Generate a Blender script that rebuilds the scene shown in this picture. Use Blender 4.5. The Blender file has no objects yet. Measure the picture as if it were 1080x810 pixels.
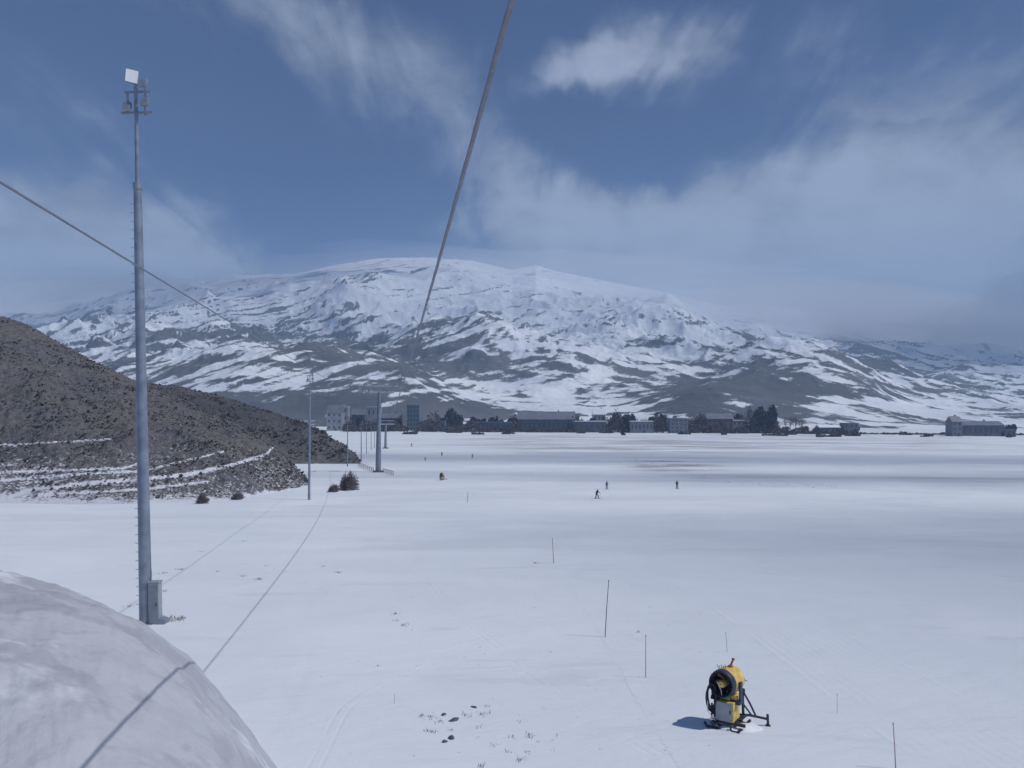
import bpy, bmesh, math, random
import numpy as np
from mathutils import Vector, Matrix
random.seed(7)
rng = np.random.default_rng(11)
C = bpy.context.scene.collection
R = math.radians
F = 850.0           # focal length in pixels of the 1080 px wide photograph
HZ = 430.0          # eye-level line

# ------------------------------------------------------------------ camera
cam_d = bpy.data.cameras.new('camera'); cam = bpy.data.objects.new('camera', cam_d); C.objects.link(cam)
cam_d.sensor_width = 36; cam_d.lens = 36*F/1080; cam_d.shift_y = (HZ-405)/1080
cam_d.clip_start = 0.1; cam_d.clip_end = 60000
cam.location = (0, 0, 0); cam.rotation_euler = (R(90), 0, 0)
bpy.context.scene.camera = cam

# ------------------------------------------------------------------ sun, sky, exposure
SUN_EL = 54.0
SUN_DIR = Vector((math.cos(R(SUN_EL))*math.cos(R(-12)), math.cos(R(SUN_EL))*math.sin(R(-12)), math.sin(R(SUN_EL))))   # towards the sun
sd = bpy.data.lights.new('sun', 'SUN'); sd.energy = 3.0; sd.angle = R(0.5); sd.color = (1.0, 0.975, 0.95)
so = bpy.data.objects.new('sun', sd); C.objects.link(so)
so.rotation_euler = SUN_DIR.to_track_quat('Z', 'Y').to_euler()
vs = bpy.context.scene.view_settings
vs.view_transform = 'Standard'; vs.look = 'None'; vs.gamma = 1; vs.use_curve_mapping = False
vs.exposure = -0.02
bpy.context.scene.cycles.volume_bounces = 2; bpy.context.scene.cycles.max_bounces = 6; bpy.context.scene.cycles.diffuse_bounces = 3
CLOUD_COL = (0.30, 0.34, 0.435)
SKY_STR = 0.055

world = bpy.data.worlds.new('World'); bpy.context.scene.world = world; world.use_nodes = True
class NB:
    """small node builder"""
    def __init__(s, nt): s.nt = nt; s.N = nt.nodes; s.L = nt.links
    def new(s, t, **kw):
        n = s.N.new(t)
        for k, v in kw.items(): setattr(n, k, v)
        return n
    def put(s, sock, v):
        if isinstance(v, bpy.types.NodeSocket): s.L.new(v, sock)
        else: sock.default_value = v
    def m(s, op, a, b=0.0, c=0.0, clamp=False):
        n = s.new('ShaderNodeMath', operation=op); n.use_clamp = clamp
        s.put(n.inputs[0], a); s.put(n.inputs[1], b)
        if op in ('MULTIPLY_ADD', 'SMOOTH_MIN', 'SMOOTH_MAX'): s.put(n.inputs[2], c)
        return n.outputs[0]
    def ss(s, v, a, b, lo=0.0, hi=1.0):
        n = s.new('ShaderNodeMapRange', interpolation_type='SMOOTHSTEP')
        s.put(n.inputs[0], v); s.put(n.inputs[1], a); s.put(n.inputs[2], b); s.put(n.inputs[3], lo); s.put(n.inputs[4], hi)
        return n.outputs[0]
    def noise(s, vec, scale, detail=4, rough=0.55, dist=0.0, kind=None):
        n = s.new('ShaderNodeTexNoise')
        if kind: n.noise_type = kind
        s.put(n.inputs['Vector'], vec); s.put(n.inputs['Scale'], scale); s.put(n.inputs['Detail'], detail)
        s.put(n.inputs['Roughness'], rough); s.put(n.inputs['Distortion'], dist)
        return n.outputs[0]
    def mapv(s, vec, scale=(1, 1, 1), rot=(0, 0, 0), loc=(0, 0, 0)):
        n = s.new('ShaderNodeMapping'); s.put(n.inputs[0], vec)
        n.inputs[1].default_value = loc; n.inputs[2].default_value = rot; n.inputs[3].default_value = scale
        return n.outputs[0]
    def mix(s, f, a, b):
        n = s.new('ShaderNodeMix', data_type='RGBA'); s.put(n.inputs[0], f)
        s.put(n.inputs[6], (*a, 1) if isinstance(a, tuple) and len(a) == 3 else a)
        s.put(n.inputs[7], (*b, 1) if isinstance(b, tuple) and len(b) == 3 else b)
        return n.outputs[2]
    def comb(s, x, y, z):
        n = s.new('ShaderNodeCombineXYZ'); s.put(n.inputs[0], x); s.put(n.inputs[1], y); s.put(n.inputs[2], z); return n.outputs[0]

def build_world():
    nt = world.node_tree; nt.nodes.clear(); b = NB(nt)
    sky = b.new('ShaderNodeTexSky', sky_type='NISHITA'); sky.sun_disc = False
    sky.sun_elevation = R(SUN_EL); sky.sun_rotation = math.atan2(SUN_DIR.x, SUN_DIR.y)
    sky.altitude = 3000; sky.air_density = 0.85; sky.dust_density = 0.1; sky.ozone_density = 5.0
    tc = b.new('ShaderNodeTexCoord'); d = tc.outputs['Generated']
    sp = b.new('ShaderNodeSeparateXYZ'); b.L.new(d, sp.inputs[0])
    x, y, z = sp.outputs
    az = b.m('ARCTAN2', x, y); el = b.m('ARCSINE', z)
    # warp the bearings so that no cloud edge is a clean curve
    w1 = b.m('SUBTRACT', b.noise(d, 3.2, 5, 0.6), 0.5); w2 = b.m('SUBTRACT', b.noise(b.mapv(d, loc=(5, 3, 1)), 3.6, 5, 0.6), 0.5)
    azw = b.m('MULTIPLY_ADD', w1, 0.34, az); elw = b.m('MULTIPLY_ADD', w2, 0.20, el)
    def blob(px, py, rx, ry, rot, amp, warp=True):
        a0 = math.atan((px-540)/F); e0 = math.atan((HZ-py)/F*math.cos(a0))
        sa, se = rx/F, ry/F; c, s_ = math.cos(R(rot)), math.sin(R(rot))
        da = b.m('SUBTRACT', azw if warp else az, a0); de = b.m('SUBTRACT', elw if warp else el, e0)
        u = b.m('ADD', b.m('MULTIPLY', da, c/sa), b.m('MULTIPLY', de, s_/sa))
        v = b.m('SUBTRACT', b.m('MULTIPLY', de, c/se), b.m('MULTIPLY', da, s_/se))
        q = b.m('ADD', b.m('MULTIPLY', u, u), b.m('MULTIPLY', v, v))
        return b.m('MULTIPLY', b.m('POWER', 2.718, b.m('MULTIPLY', q, -1.0)), amp)
    blobs = [(60, 235, 150, 48, 0, .62), (20, 300, 130, 40, 0, .50), (250, 285, 140, 26, 0, .42),
             (420, 110, 330, 55, -28, .27), (90, 110, 110, 35, -10, .22), (330, 20, 200, 40, -15, .18),
             (672, 60, 66, 28, 6, .50), (600, 90, 80, 28, 20, .26), (560, 235, 170, 40, -4, .45), (860, 255, 260, 60, -3, .62), (1050, 220, 170, 75, 0, .45),
             (900, 100, 260, 70, -6, .22), (1000, 330, 200, 30, 0, .3), (640, 300, 300, 20, 0, .3),
             (230, 165, 160, 40, -28, -.22), (640, 150, 130, 32, -20, -.26), (380, 210, 120, 28, -8, -.28)]
    acc = None
    for q in blobs:
        g = blob(*q); acc = g if acc is None else b.m('ADD', acc, g)
    # generic cover everywhere, streaked and patchy
    plane = b.comb(b.m('DIVIDE', x, b.m('ADD', b.m('ABSOLUTE', z), .22)), b.m('DIVIDE', y, b.m('ADD', b.m('ABSOLUTE', z), .22)), 0.0)
    n1 = b.noise(b.mapv(plane, (1, 1, 1)), 1.7, 11, 0.64, 0.35)
    n2 = b.noise(b.mapv(plane, (2.2, .50, 1), (0, 0, R(40))), 2.6, 10, 0.64, 0.9)
    fine = b.m('MULTIPLY_ADD', b.m('SUBTRACT', n1, 0.5), 0.80, b.m('MULTIPLY', b.m('SUBTRACT', n2, 0.5), 0.95))
    dens = b.m('ADD', b.m('ADD', b.m('MULTIPLY', acc, 1.25), fine), 0.03)
    low = b.ss(el, 0.17, 0.02)
    dim = b.m('MULTIPLY', b.ss(el, 0.19, 0.10), b.ss(az, -.30, -.50, 0, .30))
    dens = b.m('ADD', dens, b.m('MULTIPLY', low, 0.35))
    cov = b.ss(dens, 0.12, 0.82)
    # light and dark billows inside the cloud
    n3 = b.noise(b.mapv(d, (1, 1, 2.2)), 7.0, 10, 0.62, 0.3)
    val = b.ss(b.m('MULTIPLY_ADD', dens, .35, n3), .38, 1.0, 0.55, 1.34)
    val = b.m('MULTIPLY', b.m('MULTIPLY', val, b.ss(el, 0.02, 0.22, .86, 1.0)), b.m('SUBTRACT', 1.0, dim))
    cc = b.new('ShaderNodeVectorMath', operation='SCALE'); cc.inputs[0].default_value = CLOUD_COL; b.L.new(val, cc.inputs['Scale'])
    sk = b.new('ShaderNodeVectorMath', operation='MULTIPLY'); b.L.new(sky.outputs[0], sk.inputs[0]); sk.inputs[1].default_value = (0.16, 0.46, 0.92)
    s2 = b.new('ShaderNodeVectorMath', operation='SCALE'); b.L.new(cc.outputs[0], s2.inputs[0]); s2.inputs['Scale'].default_value = 1.0/SKY_STR
    col = b.mix(b.m('MULTIPLY', cov, .96), sk.outputs[0], s2.outputs[0])
    bg = b.new('ShaderNodeBackground'); b.L.new(col, bg.inputs[0]); bg.inputs[1].default_value = SKY_STR
    out = b.new('ShaderNodeOutputWorld'); b.L.new(bg.outputs[0], out.inputs[0])
build_world()

# ------------------------------------------------------------------ numpy noise
class Perlin:
    def __init__(s, seed):
        r = np.random.default_rng(seed); s.p = np.tile(r.permutation(256), 3); a = r.random(256)*2*np.pi
        s.gx, s.gy = np.cos(a), np.sin(a)
    def __call__(s, x, y):
        xi = np.floor(x).astype(int); yi = np.floor(y).astype(int); xf = x-xi; yf = y-yi; xi = xi & 255; yi = yi & 255
        u = xf**3*(xf*(xf*6-15)+10); v = yf**3*(yf*(yf*6-15)+10)
        def g(a, b_, fx, fy):
            h = s.p[s.p[a]+b_]; return s.gx[h]*fx+s.gy[h]*fy
        n00 = g(xi, yi, xf, yf); n10 = g(xi+1, yi, xf-1, yf); n01 = g(xi, yi+1, xf, yf-1); n11 = g(xi+1, yi+1, xf-1, yf-1)
        return ((n00*(1-u)+n10*u)*(1-v)+(n01*(1-u)+n11*u)*v)*1.41
P1, P2, P3, P4 = Perlin(1), Perlin(2), Perlin(3), Perlin(4)
def fbm(P, x, y, o=5, g=0.5):
    s = 0; a = 1; t = 0
    for i in range(o): s = s+a*P(x+17.3*i, y-9.1*i); t += a; a *= g; x = x*2.03; y = y*2.03
    return s/t
def ridged(P, x, y, o=5, g=0.55):
    s = 0; a = 1; t = 0; w = 1
    for i in range(o):
        n = 1-np.abs(P(x+31.7*i, y+11.9*i))*1.6; n = n*n
        s = s+a*n*w; w = np.clip(n*1.3, 0, 1); t += a; a *= g; x = x*2.07; y = y*2.07
    return s/t
def sstep(a, b, x):
    t = np.clip((x-a)/(b-a), 0, 1); return t*t*(3-2*t)
_ty = np.array([-3000, 0, 25, 38, 60, 110, 160, 240, 400, 800, 1200, 2000, 4000, 12000.])
_tz = -np.array([7., 8.2, 9.8, 10.3, 11.7, 14.6, 17, 19, 21.5, 24.5, 27, 32, 45, 90.])
_lin = np.concatenate([np.linspace(-300, 300, 1201), np.linspace(302, 3000, 1350)])
_lz = np.interp(_lin, _ty, _tz)
_ker = np.hanning(41); _ker /= _ker.sum()
_lz2 = np.convolve(np.pad(_lz, 20, mode='edge'), _ker, 'valid')
def ground_base(X, Y):
    z = np.where(Y > 2900, np.interp(Y, _ty, _tz), np.interp(Y, _lin, _lz2))
    z = z - 0.006*np.clip(X, -100, 600)*sstep(100, 500, Y)
    z = z + fbm(P3, X/34, Y/34, 3)*0.35*sstep(10, 60, np.hypot(X, Y)) + fbm(P4, X/7, Y/7, 3)*0.05
    # a shallow piste hollow running away to the right
    return z
_bp = np.array([-400, 0, 60, 110, 150, 200, 240, 270, 295, 340, 420.])
_by = np.array([560, 603, 619, 638, 659, 699, 741, 780, 812, 880, 1010.])
BYC = 19.0
def bank_z(X, Y):
    px = 540+F*X/np.maximum(Y, 0.5)
    t = (HZ-np.interp(px, _bp, _by))/F
    z = t*Y - 0.034*(Y-BYC)**2 + fbm(P2, X/3.2, Y/3.2, 6, .55)*0.40 + fbm(P1, X/.8, Y/.8, 4, .6)*0.09
    z = np.where((Y > 1.0), z, -50)
    return z
def gz(X, Y):
    X = np.asarray(X, float); Y = np.asarray(Y, float)
    return np.maximum(ground_base(X, Y), bank_z(X, Y))
def g1(X, Y): return float(gz(np.array([X]), np.array([Y]))[0])
def at(px, Y): return (px-540)/F*Y
def on_ground(px, py):
    """world point of the snow under a pixel of the photograph"""
    lo = np.geomspace(16, 2500, 4000); X = (px-540)/F*lo; z = ground_base(X, lo)
    e = HZ-F*z/lo; i = int(np.argmax(e < py)); return X[i], lo[i], z[i]

# ------------------------------------------------------------------ materials
def mat(name, col, rough=0.6, metal=0.0, var=0.12, scale=4.0, bump=0.0, bscale=20.0, coords='Object', spec=0.4):
    m = bpy.data.materials.new(name); m.use_nodes = True; nt = m.node_tree; nt.nodes.clear(); b = NB(nt)
    tc = b.new('ShaderNodeTexCoord'); v = tc.outputs[coords]
    n = b.noise(v, scale, 5, 0.6)
    c0 = tuple(c*(1-var) for c in col); c1 = tuple(min(1, c*(1+var)) for c in col)
    cc = b.mix(b.ss(n, .3, .7), c0, c1)
    p = b.new('ShaderNodeBsdfPrincipled'); b.L.new(cc, p.inputs['Base Color']); p.inputs['Roughness'].default_value = rough
    p.inputs['Metallic'].default_value = metal; p.inputs['Specular IOR Level'].default_value = spec
    if bump:
        bn = b.new('ShaderNodeBump'); bn.inputs['Strength'].default_value = bump; bn.inputs['Distance'].default_value = 0.02
        b.L.new(b.noise(v, bscale, 4, 0.6), bn.inputs['Height']); b.L.new(bn.outputs[0], p.inputs['Normal'])
    o = b.new('ShaderNodeOutputMaterial'); b.L.new(p.outputs[0], o.inputs[0])
    return m
def attr(b, name):
    a = b.new('ShaderNodeAttribute'); a.attribute_name = name; return a.outputs['Fac']
SNOW = (0.81, 0.84, 0.87)
def snow_mat():
    m = bpy.data.materials.new('snow'); m.use_nodes = True; nt = m.node_tree; nt.nodes.clear(); b = NB(nt)
    g = b.new('ShaderNodeNewGeometry'); p_ = g.outputs['Position']
    n1 = b.noise(p_, 0.05, 5, 0.6); n2 = b.noise(p_, 0.9, 4, 0.6)
    col = b.mix(b.ss(n1, .35, .68), (0.74, 0.78, 0.82), SNOW)
    n5 = b.noise(b.mapv(p_, (0.016, 0.03, 0.03), (0, 0, R(-30))), 1.0, 6, 0.65, 0.6)
    col = b.mix(b.m('MULTIPLY', b.ss(n5, .46, .64), .75), col, (0.66, 0.70, 0.75))
    n6 = b.noise(b.mapv(p_, (0.10, 0.35, 0.3), (0, 0, R(38))), 1.0, 6, 0.68, 0.8)
    col = b.mix(b.m('MULTIPLY', b.ss(n6, .56, .70), .45), col, (0.60, 0.63, 0.70))
    # greyer crust of the near bank, with paler and darker patches
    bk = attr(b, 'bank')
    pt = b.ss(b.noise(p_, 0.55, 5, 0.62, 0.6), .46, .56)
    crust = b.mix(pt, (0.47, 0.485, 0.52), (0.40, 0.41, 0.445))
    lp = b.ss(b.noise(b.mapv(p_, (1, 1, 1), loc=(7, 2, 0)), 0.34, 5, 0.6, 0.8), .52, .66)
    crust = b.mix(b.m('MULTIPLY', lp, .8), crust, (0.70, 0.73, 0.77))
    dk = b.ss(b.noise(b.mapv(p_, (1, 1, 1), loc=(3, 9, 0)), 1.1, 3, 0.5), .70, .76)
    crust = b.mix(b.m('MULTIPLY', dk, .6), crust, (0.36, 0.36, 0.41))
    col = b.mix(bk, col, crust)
    # bare earth and stubble showing through on the plain
    st = b.noise(b.mapv(p_, (0.012, 0.05, 0.05), (0, 0, R(8))), 1.0, 8, 0.68, 0.3)
    e = b.m('MULTIPLY', b.ss(st, .45, .60), attr(b, 'earth'))
    col = b.mix(b.m('MULTIPLY', e, .85), col, (0.30, 0.285, 0.30))
    # little tufts and wind crumbs
    pr = b.new('ShaderNodeBsdfPrincipled'); b.L.new(col, pr.inputs['Base Color']); pr.inputs['Roughness'].default_value = 0.75
    pr.inputs['Specular IOR Level'].default_value = 0.25
    # snow surface: soft drifts, groomer corduroy faint, ski tracks
    dr = b.noise(b.mapv(p_, (0.22, 0.5, 0.3), (0, 0, R(-35))), 1.0, 6, 0.6, 0.4)
    wv = b.new('ShaderNodeTexWave', wave_type='BANDS', bands_direction='X', wave_profile='SIN')
    b.L.new(b.mapv(p_, (1, 1, 1), (0, 0, R(52))), wv.inputs[0]); wv.inputs['Scale'].default_value = 0.16; wv.inputs['Distortion'].default_value = 9.0
    wv.inputs['Detail'].default_value = 3; wv.inputs['Detail Scale'].default_value = 0.6
    h = b.m('MULTIPLY_ADD', dr, 0.40, b.m('MULTIPLY', b.ss(wv.outputs[1], .93, 1.0), -0.010))
    h = b.m('MULTIPLY_ADD', b.noise(p_, 5.0, 4, 0.65), 0.03, h)
    h = b.m('MULTIPLY_ADD', b.m('MULTIPLY', b.noise(p_, 1.3, 5, 0.6), bk), 0.25, h)
    gd = attr(b, 'groom'); gm = b.ss(b.m('ABSOLUTE', gd), 2.3, 1.9)
    brk = b.ss(b.noise(p_, 0.35, 4, 0.6), .38, .56)
    h = b.m('MULTIPLY_ADD', b.m('MULTIPLY', b.m('SINE', b.m('MULTIPLY', gd, 16.0)), b.m('MULTIPLY', gm, brk)), 0.007, h)
    h = b.m('MULTIPLY_ADD', b.m('MULTIPLY', b.ss(b.m('ABSOLUTE', b.m('SUBTRACT', b.m('ABSOLUTE', gd), 2.25)), .16, .02), brk), 0.025, h)
    for nm in ('ski_a', 'ski_b'):
        sk = b.m('ABSOLUTE', b.m('SUBTRACT', b.m('ABSOLUTE', attr(b, nm)), 0.17))
        h = b.m('MULTIPLY_ADD', b.m('MULTIPLY', b.ss(sk, .085, .02), b.ss(b.noise(p_, .5, 3, .6), .42, .6)), -0.02, h)
    bn = b.new('ShaderNodeBump'); bn.inputs['Strength'].default_value = 0.55; bn.inputs['Distance'].default_value = 0.6
    b.L.new(h, bn.inputs['Height']); b.L.new(bn.outputs[0], pr.inputs['Normal'])
    o = b.new('ShaderNodeOutputMaterial'); b.L.new(pr.outputs[0], o.inputs[0]); return m
def mountain_mat():
    m = bpy.data.materials.new('mountain'); m.use_nodes = True; nt = m.node_tree; nt.nodes.clear(); b = NB(nt)
    g = b.new('ShaderNodeNewGeometry'); p_ = g.outputs['Position']
    rk = attr(b, 'rock')
    q = b.mapv(p_, (1, 1, 1), (0, 0, R(25)))
    n1 = b.noise(b.mapv(q, (0.0011, 0.0042, 0.004)), 1.0, 9, 0.66, 0.25)
    n2 = b.noise(b.mapv(p_, (0.02, 0.02, 0.02)), 1.0, 6, 0.7)
    n3 = b.noise(b.mapv(p_, (0.004, 0.004, 0.006)), 1.0, 5, 0.6)
    mr = b.new('ShaderNodeVectorRotate', rotation_type='AXIS_ANGLE'); mr.inputs['Axis'].default_value = (0, 1, 0); b.L.new(p_, mr.inputs[0])
    b.L.new(b.m('MULTIPLY_ADD', attr(b, 'east'), -1.05, .48), mr.inputs['Angle'])
    n4 = b.noise(b.mapv(mr.outputs[0], (0.0075, 0.003, 0.045)), 1.0, 7, 0.68, 0.35)
    v = b.m('ADD', b.m('ADD', rk, b.m('MULTIPLY', b.m('SUBTRACT', n4, .5), 1.3)), b.m('MULTIPLY', b.m('SUBTRACT', n1, .5), 0.55))
    v = b.m('ADD', v, b.m('MULTIPLY', b.m('SUBTRACT', n2, .5), 0.85))
    v = b.m('ADD', v, b.m('MULTIPLY', b.m('SUBTRACT', n3, .5), 0.45))
    f = b.ss(v, .38, .60)
    rock = b.mix(b.ss(b.noise(b.mapv(p_, (.006, .006, .01)), 1, 5, .6), .35, .65), (0.038, 0.042, 0.056), (0.088, 0.088, 0.10))
    col = b.mix(b.m('MULTIPLY', f, .93), b.mix(b.ss(n3, .3, .7), (0.68, .71, .79), SNOW), rock)
    pr = b.new('ShaderNodeBsdfPrincipled'); b.L.new(col, pr.inputs['Base Color']); pr.inputs['Roughness'].default_value = 0.85
    pr.inputs['Specular IOR Level'].default_value = 0.1
    bn = b.new('ShaderNodeBump'); bn.inputs['Strength'].default_value = 0.5; bn.inputs['Distance'].default_value = 30
    b.L.new(b.m('ADD', n1, b.m('MULTIPLY', n2, .35)), bn.inputs['Height']); b.L.new(bn.outputs[0], pr.inputs['Normal'])
    o = b.new('ShaderNodeOutputMaterial'); b.L.new(pr.outputs[0], o.inputs[0]); return m
def scrub_mat():
    m = bpy.data.materials.new('scrub_earth'); m.use_nodes = True; nt = m.node_tree; nt.nodes.clear(); b = NB(nt)
    g = b.new('ShaderNodeNewGeometry'); p_ = g.outputs['Position']
    n1 = b.noise(p_, 0.9, 6, 0.7); n2 = b.noise(p_, 0.06, 4, 0.6); n3 = b.noise(p_, 2.2, 5, 0.75)
    earth = b.mix(b.ss(n1, .35, .65), (0.088, 0.088, 0.10), (0.155, 0.152, 0.165))
    earth = b.mix(b.ss(n2, .4, .62), earth, b.mix(b.ss(n1, .35, .6), (0.10, 0.094, 0.094), (0.16, 0.154, 0.154)))
    sn = attr(b, 'snow')
    v = b.m('ADD', b.m('MULTIPLY', b.m('SUBTRACT', n3, .5), 1.9), b.m('ADD', sn, b.m('MULTIPLY', b.m('SUBTRACT', n1, .5), .9)))
    f = b.ss(v, .42, .62)
    col = b.mix(b.m('MULTIPLY', f, .9), earth, (0.72, .745, .81))
    pr = b.new('ShaderNodeBsdfPrincipled'); b.L.new(col, pr.inputs['Base Color']); pr.inputs['Roughness'].default_value = 0.95
    pr.inputs['Specular IOR Level'].default_value = 0.1
    bn = b.new('ShaderNodeBump'); bn.inputs['Strength'].default_value = 0.8; bn.inputs['Distance'].default_value = 0.5
    b.L.new(n1, bn.inputs['Height']); b.L.new(bn.outputs[0], pr.inputs['Normal'])
    o = b.new('ShaderNodeOutputMaterial'); b.L.new(pr.outputs[0], o.inputs[0]); return m
M = dict(
    snow=snow_mat(), mountain=mountain_mat(), scrub=scrub_mat(),
    galv=mat('galvanised_steel', (0.25, 0.285, 0.35), .5, .35, .18, 1.5),
    galv2=mat('painted_grey_steel', (0.25, 0.28, 0.33), .5, .3, .12, 3),
    frost=mat('frosted_steel', (0.42, 0.46, 0.54), .6, .1, .12, 3),
    dark=mat('dark_steel', (0.05, 0.055, 0.07), .5, .4, .2, 5),
    black=mat('black_paint', (0.022, 0.023, 0.03), .5, 0, .25, 6),
    navy=mat('dark_blue_paint', (0.035, 0.045, 0.085), .45, 0, .2, 6),
    yellow=mat('yellow_paint', (0.72, 0.50, 0.16), .55, 0, .2, 5),
    lens=mat('white_lens', (0.85, 0.87, 0.9), .3, 0, .06, 5),
    greybox=mat('grey_cabinet_paint', (0.32, 0.35, 0.39), .5, .1, .1, 3),
    rubber=mat('black_hose_rubber', (0.03, 0.032, 0.04), .7, 0, .2, 9),
    white=mat('white_rope', (0.75, 0.75, 0.75), .7, 0, .1, 9),
    red=mat('red_plastic', (0.35, 0.09, 0.07), .5, 0, .15, 6),
    green=mat('green_plate', (0.20, 0.32, 0.12), .5, 0, .15, 6),
    bamboo=mat('dark_marker_pole', (0.10, 0.115, 0.13), .7, 0, .2, 6),
    pinkpole=mat('faded_red_marker_pole', (0.42, 0.32, 0.34), .7, 0, .2, 6),
    rope=mat('wire_rope', (0.20, 0.215, 0.27), .6, .1, .10, 12),
    tuft=mat('dry_scrub', (0.18, 0.165, 0.165), .95, 0, .5, .35, spec=.1),
    twig=mat('bare_twigs', (0.27, 0.24, 0.25), .95, 0, .35, .6, spec=.1),
    stone=mat('dark_stone', (0.10, 0.105, 0.12), .85, 0, .3, 3),
    snowcap=mat('packed_snow', (0.80, 0.83, 0.88), .8, 0, .05, 2),
    tree=mat('far_tree_foliage', (0.028, 0.036, 0.042), .95, 0, .35, .25, spec=.1),
    baretree=mat('far_bare_branches', (0.085, 0.07, 0.075), .95, 0, .3, .25, spec=.1),
    trunk=mat('tree_bark', (0.05, 0.045, 0.04), .9, 0, .3, 1),
    wall_blue=mat('blue_grey_render', (0.11, 0.15, 0.20), .8, 0, .12, .2),
    wall_dark=mat('dark_cladding', (0.085, 0.095, 0.14), .7, 0, .15, .2),
    wall_pale=mat('pale_render', (0.30, 0.30, 0.34), .8, 0, .12, .2),
    wall_red=mat('red_brown_cladding', (0.14, 0.055, 0.06), .8, 0, .2, .2),
    wall_brown=mat('brown_render', (0.15, 0.115, 0.115), .8, 0, .2, .2),
    wall_grey=mat('grey_render', (0.17, 0.18, 0.22), .8, 0, .15, .2),
    roof_grey=mat('grey_metal_roof', (0.15, 0.16, 0.20), .6, .1, .15, .2),
    glass=mat('dark_window', (0.04, 0.05, 0.075), .3, 0, .2, .5),
    skin=mat('skin', (0.45, 0.28, 0.21), .6), )
JACK = [mat('jacket_black', (0.03, 0.03, 0.035), .8), mat('jacket_navy', (0.03, 0.04, 0.08), .8), mat('jacket_red_brown', (0.14, 0.05, 0.05), .8), mat('jacket_grey', (0.12, 0.12, 0.13), .8)]

# ------------------------------------------------------------------ object helpers
def mesh_obj(name, verts, faces, m, parent=None, smooth=False, attrs=None):
    me = bpy.data.meshes.new(name)
    if isinstance(verts, np.ndarray) and isinstance(faces, np.ndarray):
        nf, k = faces.shape
        me.vertices.add(len(verts)); me.vertices.foreach_set('co', verts.astype(np.float32).ravel())
        me.loops.add(nf*k); me.loops.foreach_set('vertex_index', faces.astype(np.int32).ravel())
        me.polygons.add(nf); me.polygons.foreach_set('loop_start', np.arange(0, nf*k, k, dtype=np.int32))
        me.update(calc_edges=True)
    else:
        me.from_pydata([tuple(v) for v in verts], [], [tuple(f) for f in faces])
    if attrs:
        for k_, a in attrs.items():
            at_ = me.attributes.new(k_, 'FLOAT', 'POINT'); at_.data.foreach_set('value', np.asarray(a, np.float32).ravel())
    if smooth: me.polygons.foreach_set('use_smooth', np.ones(len(me.polygons), bool))
    me.materials.append(m); o = bpy.data.objects.new(name, me); C.objects.link(o)
    if parent: o.parent = parent
    return o
def tag(o, label=None, cat=None, group=None, kind=None):
    if label: o['label'] = label
    if cat: o['category'] = cat
    if group: o['group'] = group
    if kind: o['kind'] = kind
    return o
def empty(name, loc, rz=0.0, **kw):
    o = bpy.data.objects.new(name, None); C.objects.link(o); o.location = loc; o.rotation_euler = (0, 0, rz); o.empty_display_size = .3
    return tag(o, **kw)
class B:
    """collects shapes and links them as one mesh"""
    def __init__(s): s.bm = bmesh.new()
    def box(s, c, size, rot=None, bevel=0.0):
        mtx = Matrix.Translation(c) @ (rot.to_4x4() if rot is not None else Matrix.Identity(4)) @ Matrix.Diagonal((*size, 1))
        r = bmesh.ops.create_cube(s.bm, size=1.0, matrix=mtx)
        if bevel:
            es = list({e for v in r['verts'] for e in v.link_edges})
            bmesh.ops.bevel(s.bm, geom=es, offset=bevel, segments=2, affect='EDGES', profile=.6)
        return s
    def tube(s, pts, rad, n=10, cap=True):
        pts = [Vector(p) for p in pts]; rad = rad if isinstance(rad, (list, tuple)) else [rad]*len(pts); rings = []
        for i, p in enumerate(pts):
            d = (pts[min(i+1, len(pts)-1)]-pts[max(i-1, 0)]).normalized()
            u = d.cross(Vector((0, 0, 1))); u = u.normalized() if u.length > 1e-3 else Vector((1, 0, 0)); w = d.cross(u)
            rings.append([s.bm.verts.new(p+rad[i]*(math.cos(2*math.pi*k/n)*u+math.sin(2*math.pi*k/n)*w)) for k in range(n)])
        for a, b_ in zip(rings, rings[1:]):
            for k in range(n): s.bm.faces.new((a[k], a[(k+1) % n], b_[(k+1) % n], b_[k]))
        if cap: s.bm.faces.new(rings[0][::-1]); s.bm.faces.new(rings[-1])
        return s
    def lathe(s, o, d, prof, n=24, cap=False):
        """prof: (distance along d, radius)"""
        o = Vector(o); d = Vector(d).normalized(); u = d.cross(Vector((0, 0, 1))); u = u.normalized() if u.length > 1e-3 else Vector((1, 0, 0)); w = d.cross(u)
        rings = [[s.bm.verts.new(o+d*t+max(r, 1e-4)*(math.cos(2*math.pi*k/n)*u+math.sin(2*math.pi*k/n)*w)) for k in range(n)] for t, r in prof]
        for a, b_ in zip(rings, rings[1:]):
            for k in range(n): s.bm.faces.new((a[k], a[(k+1) % n], b_[(k+1) % n], b_[k]))
        if cap: s.bm.faces.new(rings[0][::-1]); s.bm.faces.new(rings[-1])
        return s
    def face(s, pts): s.bm.faces.new([s.bm.verts.new(p) for p in pts]); return s
    def build(s, name, m, parent=None, smooth=False):
        bmesh.ops.recalc_face_normals(s.bm, faces=s.bm.faces)
        me = bpy.data.meshes.new(name); s.bm.to_mesh(me); s.bm.free(); me.materials.append(m)
        if smooth:
            me.polygons.foreach_set('use_smooth', np.ones(len(me.polygons), bool))
            try: me.set_sharp_from_angle(angle=R(40))
            except Exception: pass
        o = bpy.data.objects.new(name, me); C.objects.link(o)
        if parent: o.parent = parent
        return o
def copy_tree(o, parent=None):
    c = o.copy(); C.objects.link(c)
    if parent: c.parent = parent
    for ch in [q for q in o.children]:
        copy_tree(ch, c)
    return c
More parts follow.
